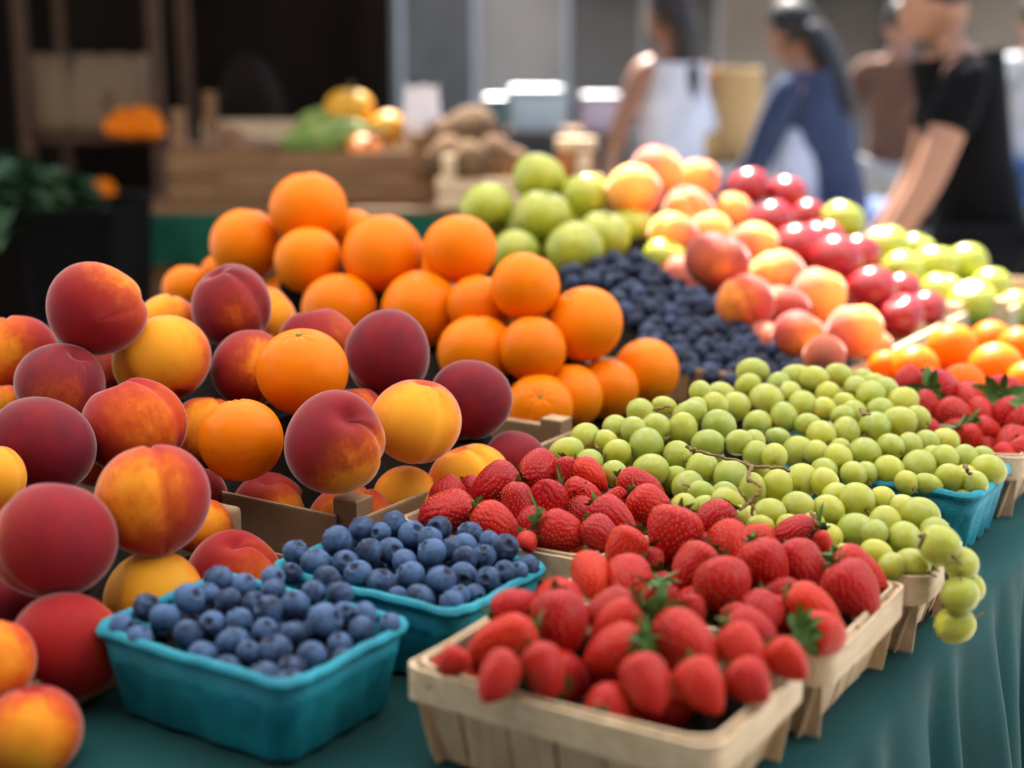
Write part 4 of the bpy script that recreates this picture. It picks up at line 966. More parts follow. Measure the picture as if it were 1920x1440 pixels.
def mound(pile, label, rect=None, cell=.012, pad=.02, mat='paper', k=1.35):  # added sheet under a pile, its black standing for shade in the gaps
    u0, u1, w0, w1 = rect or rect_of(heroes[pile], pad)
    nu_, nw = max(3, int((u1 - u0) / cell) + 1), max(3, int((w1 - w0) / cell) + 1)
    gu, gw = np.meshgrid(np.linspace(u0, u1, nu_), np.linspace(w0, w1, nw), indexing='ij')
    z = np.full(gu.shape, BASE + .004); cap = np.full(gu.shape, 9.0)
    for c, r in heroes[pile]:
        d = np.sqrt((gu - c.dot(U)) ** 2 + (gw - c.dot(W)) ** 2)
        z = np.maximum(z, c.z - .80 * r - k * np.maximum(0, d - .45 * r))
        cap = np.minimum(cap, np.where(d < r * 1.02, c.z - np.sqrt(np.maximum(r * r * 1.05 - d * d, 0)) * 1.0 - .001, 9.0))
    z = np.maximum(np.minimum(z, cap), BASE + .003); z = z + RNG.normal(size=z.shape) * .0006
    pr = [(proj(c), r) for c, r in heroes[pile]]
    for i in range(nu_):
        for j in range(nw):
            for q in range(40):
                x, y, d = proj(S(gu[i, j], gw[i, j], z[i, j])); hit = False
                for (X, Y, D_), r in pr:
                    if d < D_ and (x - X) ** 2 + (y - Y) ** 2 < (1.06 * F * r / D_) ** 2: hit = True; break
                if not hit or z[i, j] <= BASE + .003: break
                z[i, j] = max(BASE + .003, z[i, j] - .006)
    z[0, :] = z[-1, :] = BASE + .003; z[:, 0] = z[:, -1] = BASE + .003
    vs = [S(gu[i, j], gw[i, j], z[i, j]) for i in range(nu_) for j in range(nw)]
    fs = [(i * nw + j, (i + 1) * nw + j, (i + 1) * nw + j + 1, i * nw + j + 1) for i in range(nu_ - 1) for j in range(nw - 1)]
    o = link('gap_shade_sheet', mkmesh('gap_shade_sheet', vs, fs, M[mat])); return tag(o, label, 'packing paper', 'gap-shade paper added under the fruit')
mound('peach', 'gap-shade paper added under the peach heap', (.770, 1.068, -1.05, -.626))
mound('peach_front', 'gap-shade paper added under the front left peaches', (.37, .744, -1.07, -.655))
mound('orange', 'gap-shade paper added under the orange pyramid', (1.110, 1.378, -1.19, -.658))
mound('gapple', 'gap-shade paper added under the shaded green apples', None, .015, -.035)
mound('bpeach', 'gap-shade paper added under the sunlit peaches', None, .015, -.035)
mound('rapple', 'gap-shade paper added under the red apples', None, .015, -.035)
mound('gapple_right', 'gap-shade paper added under the sunlit green apples', None, .015, -.035)
mound('tang', 'gap-shade paper added under the tangerines', None, .012, -.03)
mound('dbb', 'gap-shade paper added under the dark blueberries', None, .009, .004)
for key, rc, lab in (('bbf', (.536, .628, -.620, -.488), 'gap-shade liner added in the front blueberry punnet'), ('bbc', (.670, .760, -.603, -.471), 'gap-shade liner added in the second blueberry punnet'), ('sc', (.795, .905, -.588, -.453), 'gap-shade liner added in the middle strawberry basket'),
    ('sd', (.730, .840, -.415, -.262), 'gap-shade liner added in the large strawberry basket'), ('se', (.592, .688, -.424, -.270), 'gap-shade liner added in the front strawberry basket'), ('g0', (.945, 1.038, -.592, -.447), 'gap-shade liner added under the grapes behind the middle strawberries'), ('g1', (1.085, 1.186, -.418, -.264), 'gap-shade liner added under the biggest grape cluster'), ('g1', (1.085, 1.186, -.604, -.442), 'gap-shade liner added under the left end of the biggest grape cluster'), ('g2', (.876, .954, -.424, -.246), 'gap-shade liner added in the basket with the trailing grapes'),
    ('sg', (1.222, 1.318, -.424, -.272), 'gap-shade liner added in the right hand strawberry basket')):
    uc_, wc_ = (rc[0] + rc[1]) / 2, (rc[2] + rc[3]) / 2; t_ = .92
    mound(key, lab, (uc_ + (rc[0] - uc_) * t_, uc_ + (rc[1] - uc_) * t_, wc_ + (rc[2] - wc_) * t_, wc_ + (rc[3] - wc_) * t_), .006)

# ------------------------------------------------------------------ stall table, cloth
TU0, TU1, TW0, TW1 = -.30, 2.50, -1.75, -.238
tb = empty('market_table', S((TU0 + TU1) / 2, (TW0 + TW1) / 2, 0), 'long trestle table of the fruit stall under the teal cloth', 'table', None, ANG)
hx, hy = (TU1 - TU0) / 2, (TW1 - TW0) / 2
m = MB(); m.box((-hx, -hy + .016, TABLE - .035), (hx, hy, TABLE - .001)); m.build('tabletop', M['crate'], tb)
for sx in (-1, 0, 1):
    for sy in (-1, 1):
        m = MB(); m.box((sx * (hx - .1) - .025, sy * (hy - .08) - .025, 0), (sx * (hx - .1) + .025, sy * (hy - .08) + .025, TABLE - .035)); m.build('leg', M['crate'], tb)
vs, fs = [], []; nu_ = 420
prof = [(-1.76, TABLE + .002), (-1.0, TABLE + .002), (-.30, TABLE + .002), (-.246, TABLE + .0018), (-.239, TABLE - .001), (-.2345, TABLE - .008), (-.233, TABLE - .03), (-.231, TABLE - .09), (-.229, TABLE - .2), (-.227, .45), (-.225, .03)]
for i in range(nu_ + 1):
    u = TU0 - .006 + (TU1 - TU0 + .012) * i / nu_
    for j, (w, z) in enumerate(prof):
        dz = max(0, TABLE - z); a = min(1, dz / .18) * .016
        f = math.sin(u * 62 + 2 * math.sin(u * 7)) + .6 * math.sin(u * 31 + 1.3) + .35 * math.sin(u * 117)
        vs.append(S(u + .006 * math.sin(u * 40) * min(1, dz * 3), w + a * f + (.014 * min(1, dz * 4)), z + (0 if dz > .01 else .0006 * math.sin(u * 55 + w * 30))))
nj = len(prof)
for i in range(nu_):
    for j in range(nj - 1): fs.append((i * nj + j, (i + 1) * nj + j, (i + 1) * nj + j + 1, i * nj + j + 1))
tag(link('tablecloth', mkmesh('tablecloth', vs, fs, M['cloth'])), 'teal cloth over the fruit stall table, falling in folds at the front edge', 'tablecloth')

# ------------------------------------------------------------------ ground, sky light, awnings
mg = NT('pavement_stone'); o_ = mg.obj(); br = mg.new('ShaderNodeTexBrick'); mg.l.new(o_, br.inputs['Vector'])
br.inputs['Color1'].default_value = (.26, .25, .24, 1); br.inputs['Color2'].default_value = (.21, .205, .20, 1); br.inputs['Mortar'].default_value = (.09, .09, .09, 1); br.inputs['Scale'].default_value = 2.5; br.inputs['Mortar Size'].default_value = .015
mg.l.new(mg.mix(mg.math('MULTIPLY', mg.noise(o_, .8, 4), .5), br.outputs['Color'], (.17, .165, .16)), mg.b.inputs['Base Color']); mg.b.inputs['Roughness'].default_value = .85
g = 300
tag(link('pavement', mkmesh('pavement', [(-g, -g, 0), (g, -g, 0), (g, g, 0), (-g, g, 0)], [(0, 1, 2, 3)], mg.m, None, False)), 'grey paved market square', None, None, 'structure')
ELEV, AZ = 57.0, 5.0           # sun behind the stall, a touch to the left
sd = Vector((-math.sin(R(AZ)) * math.cos(R(ELEV)), math.cos(R(AZ)) * math.cos(R(ELEV)), math.sin(R(ELEV))))
sl = bpy.data.lights.new('sun', 'SUN'); sl.energy = 5.0; sl.angle = R(.53); sl.color = (1, .94, .85)
so = bpy.data.objects.new('sun', sl); COL.objects.link(so); so.rotation_mode = 'QUATERNION'; so.rotation_quaternion = sd.to_track_quat('Z', 'Y'); so.location = sd * 20
wd = bpy.data.worlds.new('World'); SC.world = wd; wd.use_nodes = True; wt = wd.node_tree
sky = wt.nodes.new('ShaderNodeTexSky'); sky.sky_type = 'NISHITA'; sky.sun_disc = False; sky.sun_elevation = R(ELEV); sky.sun_rotation = R(-AZ); sky.air_density = 1.2; sky.dust_density = 2.0
wt.links.new(sky.outputs[0], wt.nodes['Background'].inputs[0]); wt.nodes['Background'].inputs[1].default_value = .07

def awning(label, corners, z, posts, sag=.12, canvas='canvas'):
    """canvas stretched between four corner points (plan view) on a light metal frame"""
    cs = [Vector((x, y, 0)) for x, y in corners]; ctr = sum(cs, Vector()) / 4
    root = empty('awning', (ctr.x, ctr.y, 0), label, 'awning', 'canvas awnings over the market')
    n = 14; vs = []; fs = []
    for i in range(n + 1):
        for j in range(n + 1):
            a, b = i / n, j / n; p = (cs[0] * (1 - a) + cs[1] * a) * (1 - b) + (cs[3] * (1 - a) + cs[2] * a) * b - ctr
            vs.append((p.x, p.y, z + sag * math.sin(math.pi * a) * math.sin(math.pi * b) + .01 * math.sin(i * 1.9 + j * 1.3)))
    for i in range(n):
        for j in range(n): fs.append((i * (n + 1) + j, (i + 1) * (n + 1) + j, (i + 1) * (n + 1) + j + 1, i * (n + 1) + j + 1))
    link('canopy', mkmesh('canopy', vs, fs, M[canvas]), root)
    m = MB()
    for i in range(4):
        p, q = cs[i] - ctr, cs[(i + 1) % 4] - ctr; m.tube([(p.x, p.y, z), (q.x, q.y, z)], .016, 8)
    m.build('frame', M['metal'], root, True)
    for x, y in posts:
        m = MB(); m.tube([(x - ctr.x, y - ctr.y, 0), (x - ctr.x, y - ctr.y, z)], .022, 10); m.build('post', M['metal'], root, True)
awning('white canvas awning shading the peaches and oranges', [(.24, 2.34), (-.98, 4.50), (-3.6, 3.0), (-2.2, .58)], 2.33, [(-3.45, 2.95), (-2.2, .75)])
awning('white canvas awning shading the front of the stall', [(.20, 2.41), (3.6, .98), (2.9, -.5), (-2.6, .55)], 2.40, [(3.5, 1.0), (2.85, -.45)])
awning('dark green canvas awning added behind the photographer to cut fill light', [(-4.6, .80), (2.95, -.6), (2.0, -6.0), (-5.0, -5.0)], 2.47, [(2.9, -.62), (-4.5, .75), (1.95, -5.9), (-4.9, -4.9)], canvas='gcloth')  # unseen, put in to keep fill light off the fruit fronts

# ------------------------------------------------------------------ people
def skin(name, joints, bones, mats, sub=2, root=None):
    names = list(joints); me = bpy.data.meshes.new(name + '_rig'); me.from_pydata([joints[n][0] for n in names], [(names.index(a), names.index(b)) for a, b in bones], [])
    o = bpy.data.objects.new(name + '_rig', me); COL.objects.link(o)
    md = o.modifiers.new('skin', 'SKIN'); md.use_smooth_shade = True; md.branch_smoothing = .4
    for i, n in enumerate(names):
        r = joints[n][1]; sv = me.skin_vertices[0].data[i]; sv.radius = r if isinstance(r, tuple) else (r, r); sv.use_root = (n == (root or names[0]))
    s2 = o.modifiers.new('sub', 'SUBSURF'); s2.levels = s2.render_levels = sub
    dg = bpy.context.evaluated_depsgraph_get(); dg.update()
    ev = bpy.data.meshes.new_from_object(o.evaluated_get(dg)); ev.name = name
    bpy.data.objects.remove(o); ev.materials.clear()
    for m_ in mats: ev.materials.append(m_)
    ev.polygons.foreach_set('use_smooth', [True] * len(ev.polygons)); ev.polygons.foreach_set('material_index', [0] * len(ev.polygons))
    return ev
def head_parts(c, yaw, pitch, skinm, k=1.0):
    """sculpted head (face towards +X before turning) as vertices and faces"""
    def fn(T, Ph):
        x = .088 * np.sin(T) * np.cos(Ph); y = .074 * np.sin(T) * np.sin(Ph); z = .115 * np.cos(T)
        fr = np.clip(np.cos(Ph), 0, 1) * np.sin(T); zz = z / .115
        x = x + .020 * fr * np.exp(-((np.sin(Ph)) / .20) ** 2) * np.exp(-((zz + .18) / .20) ** 2) + .008 * fr * np.exp(-((np.sin(Ph)) / .5) ** 2) * np.exp(-((zz + .78) / .18) ** 2)
        x = x - .010 * fr * (np.exp(-((np.sin(Ph) - .42) / .16) ** 2) + np.exp(-((np.sin(Ph) + .42) / .16) ** 2)) * np.exp(-((zz - .02) / .10) ** 2)
        x = x + .005 * fr * np.exp(-((np.sin(Ph)) / .3) ** 2) * (np.exp(-((zz + .46) / .05) ** 2) + np.exp(-((zz + .58) / .05) ** 2))
        nar = 1 - .28 * np.clip(-zz, 0, 1) ** 1.5
        ear = np.exp(-((np.abs(np.sin(Ph)) - 1) / .06) ** 2) * np.exp(-((zz + .1) / .22) ** 2) * (np.sin(T) > .3)
        return x, y * nar + .016 * np.sign(np.sin(Ph)) * ear, z
    me = sphere_mesh('h', fn, 40, 30, skinm)
    Mx = Matrix.Translation(c) @ Euler((0, pitch, yaw)).to_matrix().to_4x4() @ Matrix.Scale(k, 4)
    v = [Mx @ x.co for x in me.vertices]; f = [list(p.vertices) for p in me.polygons]; bpy.data.meshes.remove(me)
    return v, f, Mx
def fingers(j, b, root, d, side, up, s=1.0):
    """five fingers and a palm beyond a wrist; d forwards, side towards the thumb"""
    d, side, up = Vector(d).normalized(), Vector(side).normalized(), Vector(up).normalized(); w = j[root][0]; pre = root + '_'
    j[pre + 'palm'] = (w + d * .05 * s, (.030 * s, .016 * s)); b.append((root, pre + 'palm'))
    for q, (o, L) in enumerate(((.026, .075), (.009, .085), (-.008, .078), (-.025, .062))):
        k1, k2, k3 = pre + 'k%d' % q, pre + 'm%d' % q, pre + 't%d' % q
        p = w + d * .085 * s + side * o * s; j[k1] = (p, .0095 * s); j[k2] = (p + d * L * .5 * s - up * .012 * s, .0085 * s); j[k3] = (p + d * L * .85 * s - up * .040 * s, .007 * s)
        b += [(pre + 'palm', k1), (k1, k2), (k2, k3)]
    p = w + d * .035 * s + side * .034 * s; j[pre + 'th1'] = (p, .011 * s); j[pre + 'th2'] = (p + (d * .7 + side * .5 - up * .5) * .04 * s, .0085 * s); b += [(pre + 'palm', pre + 'th1'), (pre + 'th1', pre + 'th2')]
def person(label, x, y, yaw, H, skincol, shirtcol, legcol, haircol, lean=0.0, arms=None, hair='short', sleeve='short', headyaw=0.0, headpitch=0.0, build=1.0, apron=None):
    k = H / 1.72; s = build
    sk = mat_plain('skin_tone', skincol, .5, .12, 14, .1, 90, .4); sh = mat_cloth('shirt_fabric', shirtcol, 700); lg = mat_cloth('trouser_fabric', legcol, 700); hr = mat_plain('hair_strands', haircol, .55, .5, 60, .3, 160, .4, (1, 1, .15))
    root = empty('person', (x, y, 0), label, 'person', None, yaw)
    piv = Vector((0, 0, .95)); Rm = Euler((0, lean, 0)).to_matrix()
    up = lambda v: piv + Rm @ (Vector(v) - piv)
    J = {'pelvis': (Vector((0, 0, .95)), (.135 * s, .105 * s)), 'waist': (up((0, 0, 1.08)), (.125 * s, .095 * s)), 'chest': (up((.01, 0, 1.28)), (.15 * s, .105 * s)), 'shoul': (up((0, 0, 1.40)), (.10 * s, .075 * s)), 'neck': (up((.005, 0, 1.475)), .052), 'skull': (up((.015, 0, 1.56)), .055)}
    Bn = [('pelvis', 'waist'), ('waist', 'chest'), ('chest', 'shoul'), ('shoul', 'neck'), ('neck', 'skull')]
    for n, e in (('l', 1), ('r', -1)):
        J[n + 'hip'] = (Vector((0, e * .095 * s, .88)), .088 * s); J[n + 'knee'] = (Vector((.02, e * .10, .49)), .058); J[n + 'ank'] = (Vector((-.01, e * .10, .10)), .042); J[n + 'heel'] = (Vector((.02, e * .10, .045)), .04); J[n + 'toe'] = (Vector((.15, e * .115, .035)), (.038, .026))
        Bn += [('pelvis', n + 'hip'), (n + 'hip', n + 'knee'), (n + 'knee', n + 'ank'), (n + 'ank', n + 'heel'), (n + 'heel', n + 'toe')]
        a = (arms or {}).get(n, ((.03, e * .25, 1.14), (.10, e * .24, .90)))
        J[n + 'sho'] = (up((0, e * .175 * s, 1.405)), .056 * s); J[n + 'elb'] = (Vector(a[0]), .042 * s); J[n + 'wri'] = (Vector(a[1]), .029 * s)
        Bn += [('shoul', n + 'sho'), (n + 'sho', n + 'elb'), (n + 'elb', n + 'wri')]
        d = (J[n + 'wri'][0] - J[n + 'elb'][0]).normalized(); sd_ = Vector((0, -e, 0)); sd_ = (sd_ - d * sd_.dot(d)); sd_ = sd_.normalized() if sd_.length > .1 else Vector((1, 0, 0)); upv = sd_.cross(d) * e
        fingers(J, Bn, n + 'wri', d, sd_ if n == 'l' else sd_, upv if upv.z > 0 else -upv)
    sc = lambda dct: {n: (p * k, r) for n, (p, r) in dct.items()}
    me = skin('body', sc(J), Bn, [sk], 2, 'pelvis')
    hc = up((.03, 0, 1.61)) * k; hv, hf, Mx = head_parts(hc, headyaw, lean * .6 + headpitch, sk)
    mb = MB(); mb.add([v.co.copy() for v in me.vertices], [list(p.vertices) for p in me.polygons]); mb.add(hv, hf)
    link('body', mkmesh('body', mb.v, mb.f, sk), root)
    g = 1.13
    sj = {n: (J[n][0], tuple(v * g + .006 for v in J[n][1]) if isinstance(J[n][1], tuple) else J[n][1] * g + .006) for n in ('pelvis', 'waist', 'chest', 'shoul')}
    sj['pelvis'] = (Vector((0, 0, .90)), (.165 * s, .135 * s)); sj['hem'] = (Vector((0, 0, .80)), (.160 * s, .13 * s)); sj['collar'] = (up((.004, 0, 1.452)), .064)
    sb = [('hem', 'pelvis'), ('pelvis', 'waist'), ('waist', 'chest'), ('chest', 'shoul'), ('shoul', 'collar')]
    for n in 'lr':
        if sleeve == 'none':
            sj[n + 's'] = (J['shoul'][0].lerp(J[n + 'sho'][0], .72), .07 * s); sb.append(('shoul', n + 's')); continue
        sj[n + 's'] = (J[n + 'sho'][0], .068 * s); t = .62 if sleeve == 'short' else .97
        sj[n + 'e'] = (J[n + 'sho'][0].lerp(J[n + 'elb'][0], t), .062 * s if sleeve == 'short' else .053 * s); sb += [('shoul', n + 's'), (n + 's', n + 'e')]
        if sleeve == 'long': sj[n + 'w'] = (J[n + 'wri'][0].lerp(J[n + 'elb'][0], .1), .042 * s); sb.append((n + 'e', n + 'w'))
    link('shirt', skin('shirt', sc(sj), sb, [sh], 2, 'chest'), root)
    lj = {'pelvis': (Vector((0, 0, .96)), (.150 * s, .122 * s))}; lb = []
    for n in 'lr':
        for q, r in (('hip', .098 * s), ('knee', .072), ('ank', .062)): lj[n + q] = (J[n + q][0], r)
        lb += [('pelvis', n + 'hip'), (n + 'hip', n + 'knee'), (n + 'knee', n + 'ank')]
    link('trousers', skin('trousers', sc(lj), lb, [lg], 2, 'pelvis'), root)
    for n in 'lr':
        fj = {'a': (J[n + 'heel'][0] + Vector((-.03, 0, .005)), .048), 'b': (J[n + 'toe'][0] + Vector((.01, 0, .006)), (.048, .034))}
        link('shoe', skin('shoe', sc(fj), [('a', 'b')], [M['black']], 2, 'a'), root)
    def hfn(T, Ph):
        long = hair == 'long'
        lim = np.where(np.cos(Ph) > .35, .95, 1.75 if not long else 2.0); Tm = np.minimum(T, lim)
        wob = 1 + .02 * np.sin(9 * Ph) + .015 * np.sin(5 * Ph + 3 * T)
        return .098 * np.sin(Tm) * np.cos(Ph) * wob - .008, .086 * np.sin(Tm) * np.sin(Ph) * wob, .124 * np.cos(Tm) + .006
    hm = sphere_mesh('hair', hfn, 36, 24, hr)
    for v in hm.vertices: v.co = Mx @ v.co
    ho = link('hair', hm, root)
    if hair == 'long':
        t = {'a': (Mx @ Vector((-.06, 0, .03)), (.085, .06)), 'b': (Mx @ Vector((-.085, 0, -.10)), (.085, .045)), 'c': (Mx @ Vector((-.09, 0, -.24)), (.075, .035)), 'd': (Mx @ Vector((-.08, 0, -.36)), (.04, .02))}
        link('hair_length', skin('hair_length', t, [('a', 'b'), ('b', 'c'), ('c', 'd')], [hr], 2, 'a'), ho)
    if apron:
        am = mat_cloth('apron_fabric', apron, 700)
        aj = {'a': (up((.05, 0, 1.27)), (.165 * s, .115 * s)), 'b': (up((.05, 0, 1.08)), (.185 * s, .135 * s)), 'c': (Vector((.05, 0, .85)), (.20 * s, .15 * s)), 'd': (Vector((.05, 0, .52)), (.20 * s, .15 * s))}
        link('apron', skin('apron', sc(aj), [('a', 'b'), ('b', 'c'), ('c', 'd')], [am], 2, 'b'), root)
    return root
def gx(px, Y): return (px - 960) / F * Y
person('person in a black short sleeved T-shirt at the right, forearm reaching down', gx(1835, 4.0), 3.98, R(172), 1.66, (.42, .20, .12), (.004, .004, .005), (.006, .007, .010), (.02, .012, .008), .22,
       {'l': ((.20, .27, 1.10), (.34, .30, .86)), 'r': ((.15, -.26, 1.08), (.30, -.20, .84))}, 'short', 'short', 0, .15, 1.12)
person('person with a bare brown arm in a white sleeveless top, behind the sunlit peaches', gx(1262, 5.6), 5.6, R(128), 1.68, (.33, .155, .09), (.72, .74, .80), (.10, .12, .2), (.03, .018, .012), .05,
       {'l': ((.08, .25, 1.12), (.22, .16, 1.0)), 'r': ((.10, -.24, 1.14), (.26, -.20, 1.02))}, 'long', 'none', .2, .1, .95)
person('dark haired person in a dark blue top and pale blue apron, behind the red apples', gx(1565, 5.0), 5.0, R(140), 1.62, (.36, .18, .11), (.045, .065, .13), (.16, .22, .42), (.012, .008, .007), .28,
       {'l': ((.22, .24, 1.08), (.40, .14, .95)), 'r': ((.18, -.26, 1.06), (.36, -.22, .92))}, 'long', 'long', .1, .3, 1.0, (.58, .66, .85))
person('person in a brown top farther back between the apron and the black shirt', gx(1668, 7.0), 7.0, R(75), 1.70, (.36, .18, .11), (.14, .075, .05), (.45, .44, .42), (.015, .01, .008), .05, None, 'short', 'long')
person('person in a pale grey shirt and blue trousers at the right border', gx(1925, 7.0), 7.0, R(100), 1.72, (.36, .18, .11), (.55, .58, .60), (.03, .10, .28), (.05, .03, .02), .05, None, 'short', 'short')

# ------------------------------------------------------------------ stalls behind
def P(px, py, Y):            # point at plan distance Y
    b = (py - 720) / F; D = Y / (CP - b * SP); return at(px, py, D)
def bgtable(label, x0, x1, y0, y1, z, clothm, drop, lip=True):
    root = empty('market_table', ((x0 + x1) / 2, (y0 + y1) / 2, 0), label, 'table')
    hx, hy = (x1 - x0) / 2, (y1 - y0) / 2
    m = MB(); m.box((-hx, -hy, z - .03), (hx, hy, z), 0, None, .004); m.build('tabletop', M['crate'], root)
    for sx in (-1, 1):
        for sy in (-1, 1): m = MB(); m.box((sx * (hx - .06) - .022, sy * (hy - .06) - .022, 0), (sx * (hx - .06) + .022, sy * (hy - .06) + .022, z - .03)); m.build('leg', M['crate'], root)
    n = 90; vs = []; fs = []
    for i in range(n + 1):
        xx = -hx + 2 * hx * i / n
        for j in range(5): vs.append((xx, -hy - .004 - .008 * (1 + math.sin(xx * 40)) * j / 4, z - .012 - drop * j / 4))
    for i in range(n):
        for j in range(4): fs.append((i * 5 + j, (i + 1) * 5 + j, (i + 1) * 5 + j + 1, i * 5 + j + 1))
    link('cloth_skirt', mkmesh('cloth_skirt', vs, fs, clothm), root)
    return root
BY = 3.75; TX0 = P(222, 385, BY).x; TZ = P(300, 392, BY).z
bgtable('table with a pale wooden edge and a dark green cloth skirt, behind the oranges', TX0, P(1130, 390, BY).x, BY, BY + .85, TZ, M['gcloth'], .135)
def slat_crate(label, x0, x1, y0, y1, z0, z1, matn, posts, back=None, rails=2):
    root = empty('wooden_crate', ((x0 + x1) / 2, (y0 + y1) / 2, z0), label, 'crate', 'wooden crates on the tables behind')
    hx, hy, h = (x1 - x0) / 2, (y1 - y0) / 2, z1 - z0; t = .012
    def rail(nm, lo, hi): m = MB(); m.box(lo, hi, 0, None, .002); m.build(nm, M[matn], root)
    for q in range(rails):
        a = h * q / rails + .004; b = h * (q + 1) / rails - .004
        rail('front_slat', (-hx, -hy, a), (hx, -hy + t, b)); rail('side_slat', (-hx, -hy + t + .001, a), (-hx + t, hy - t - .001, b)); rail('side_slat', (hx - t, -hy + t + .001, a), (hx, hy - t - .001, b))
        bh = (back or h); m = MB(); m.box((-hx, hy - t, bh * q / rails + .004), (hx, hy, bh * (q + 1) / rails - .004), 0, None, .002); m.build('back_slat', M['cratep'], root)
    rail('base', (-hx + t + .001, -hy + t + .001, 0), (hx - t - .001, hy - t - .001, .006))
    for (sx, sy), ph in zip(((-1, -1), (1, -1), (-1, 1), (1, 1)), posts):
        xa = -hx + t + .002 if sx < 0 else hx - t - .002 - .035; ya = -hy + t + .002 if sy < 0 else hy - t - .002 - .035
        rail('corner_post', (xa, ya, .007), (xa + .035, ya + .035, ph))
    return root
c1y = BY + .12; c1x0, c1x1 = P(312, 300, c1y).x, P(806, 300, c1y).x; c1t = P(500, 282, c1y).z
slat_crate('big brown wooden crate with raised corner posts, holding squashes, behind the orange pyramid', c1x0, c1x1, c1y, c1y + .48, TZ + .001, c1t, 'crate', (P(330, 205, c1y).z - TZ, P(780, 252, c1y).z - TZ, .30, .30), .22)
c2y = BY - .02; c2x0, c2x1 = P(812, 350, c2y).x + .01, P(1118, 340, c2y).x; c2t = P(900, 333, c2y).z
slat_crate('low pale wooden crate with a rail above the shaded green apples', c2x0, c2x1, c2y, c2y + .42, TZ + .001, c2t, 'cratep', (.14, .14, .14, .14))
def blob(name, label, cat, c, dims, mat, fn=None, group=None, rot=None, nu=40, nv=26):
    a = RNG.uniform(0, 6.28, 3)
    def f(T, Ph):
        r = 1 + .03 * np.sin(2 * Ph + a[0]) * np.sin(T) + .03 * np.cos(3 * T + a[1])
        if fn: r = r * fn(T, Ph)
        return dims[0] * r * np.sin(T) * np.cos(Ph), dims[1] * r * np.sin(T) * np.sin(Ph), dims[2] * r * np.cos(T)
    o = link(name, sphere_mesh(name, f, nu, nv, mat), None, c, rot); return tag(o, label, cat, group)
ms_ = NT('striped_squash'); o_ = ms_.obj(); wv = ms_.new('ShaderNodeTexWave', wave_type='RINGS', rings_direction='X'); ms_.l.new(o_, wv.inputs['Vector']); wv.inputs['Scale'].default_value = 9; wv.inputs['Distortion'].default_value = 3
msq = ms_.fin(Base_Color=ms_.mix(ms_.sramp(ms_.math('ADD', ms_.noise(o_, 14, 3), ms_.math('MULTIPLY', wv.outputs['Fac'], .2)), .45, .75), (.12, .21, .035), (.26, .30, .07)), Roughness=.45)
ribs = lambda n, d: (lambda T, Ph: 1 - d * np.abs(np.sin(n * Ph / 2)) ** .6 * 0 - d * (1 - np.abs(np.cos(n * Ph / 2)) ** .5))
cz = c1t
QX = Euler((0, R(90), 0)).to_quaternion()
def stalk(o, z, mat='stem'):
    b = MB(); b.tube([(0, 0, z * .92), (.003, 0, z * 1.12), (.010, .004, z * 1.3)], [.011, .008, .009], 8); b.build('stalk', M[mat], o, True)
s1 = blob('squash', 'long green squash lying on top of the big crate', 'squash', P(612, 262, c1y + .16), (.058, .060, .135), msq, ribs(10, .05), 'squashes in the big crate', Euler((0, R(82), R(-6))).to_quaternion()); stalk(s1, .135)
s2 = blob('squash', 'second green squash behind the long one in the big crate', 'squash', P(630, 240, c1y + .32), (.06, .06, .12), msq, ribs(10, .05), 'squashes in the big crate', Euler((0, R(98), R(12))).to_quaternion()); stalk(s2, .12)
mp1 = mat_plain('pumpkin_orange', (.72, .19, .015), .5, .3, 12); mp2 = mat_plain('pumpkin_yellow', (.75, .36, .02), .5, .25, 12)
s3 = blob('gourd', 'orange gourd at the right end of the big crate', 'gourd', P(682, 285, c1y + .07), (.052, .050, .042), mp1, ribs(9, .12), 'gourds in the big crate', Euler((R(40), R(25), 0)).to_quaternion()); stalk(s3, .042)
s4 = blob('pumpkin', 'yellow pumpkin at the back of the big crate, on the green squashes', 'pumpkin', P(655, 204, c1y + .28), (.075, .075, .055), mp2, ribs(10, .12), None); stalk(s4, .055)
s5 = blob('gourd', 'golden gourd beside the corner post of the big crate', 'gourd', P(727, 240, c1y + .24), (.05, .05, .05), mp2, ribs(9, .08), 'gourds in the big crate', QX); stalk(s5, .05)
mpo = mat_plain('potato_skin', (.20, .10, .05), .85, .35, 20, .4, 60)
for i, (px, py, dy) in enumerate(((395, 282, .14), (425, 262, .20), (455, 284, .12), (500, 288, .22), (345, 285, .2))):
    blob('sweet_potato', 'brown sweet potato lying in the left half of the big crate', 'sweet potato', P(px, py, c1y + dy), (.040, .036, .072), mpo, None, 'sweet potatoes in the big crate', Euler((R(80), R(30 * i), R(50 * i))).to_quaternion(), 26, 18)
sacko = blob('dark_cloth_bundle', 'black cloth bundle standing behind the big crate', 'bundle', P(468, 215, BY + .72), (.105, .09, .18), M['tarp'], lambda T, Ph: 1 + .05 * np.sin(5 * Ph))
mco = mat_plain('coconut_husk', (.17, .095, .048), .9, .5, 30, .8, 90, .15, (1, 1, .25))
for i, (px, py, dy, rr) in enumerate(((880, 262, .20, .088), (842, 300, .12, .062), (925, 300, .13, .064), (880, 305, .07, .055), (960, 312, .22, .055), (835, 262, .3, .06))):
    lab = ['largest hairy brown coconut on top of the pale crate', 'brown coconut at the left in the pale crate', 'brown coconut right of the largest one in the pale crate', 'small brown coconut in front of the largest one', 'small coconut at the right in the pale crate', 'coconut behind at the left of the pale crate'][i]
    o = blob('coconut', lab, 'coconut', P(px, py, c2y + dy), (rr, rr, rr * 1.06), mco, None, 'coconuts in the pale crate', rand_quat())
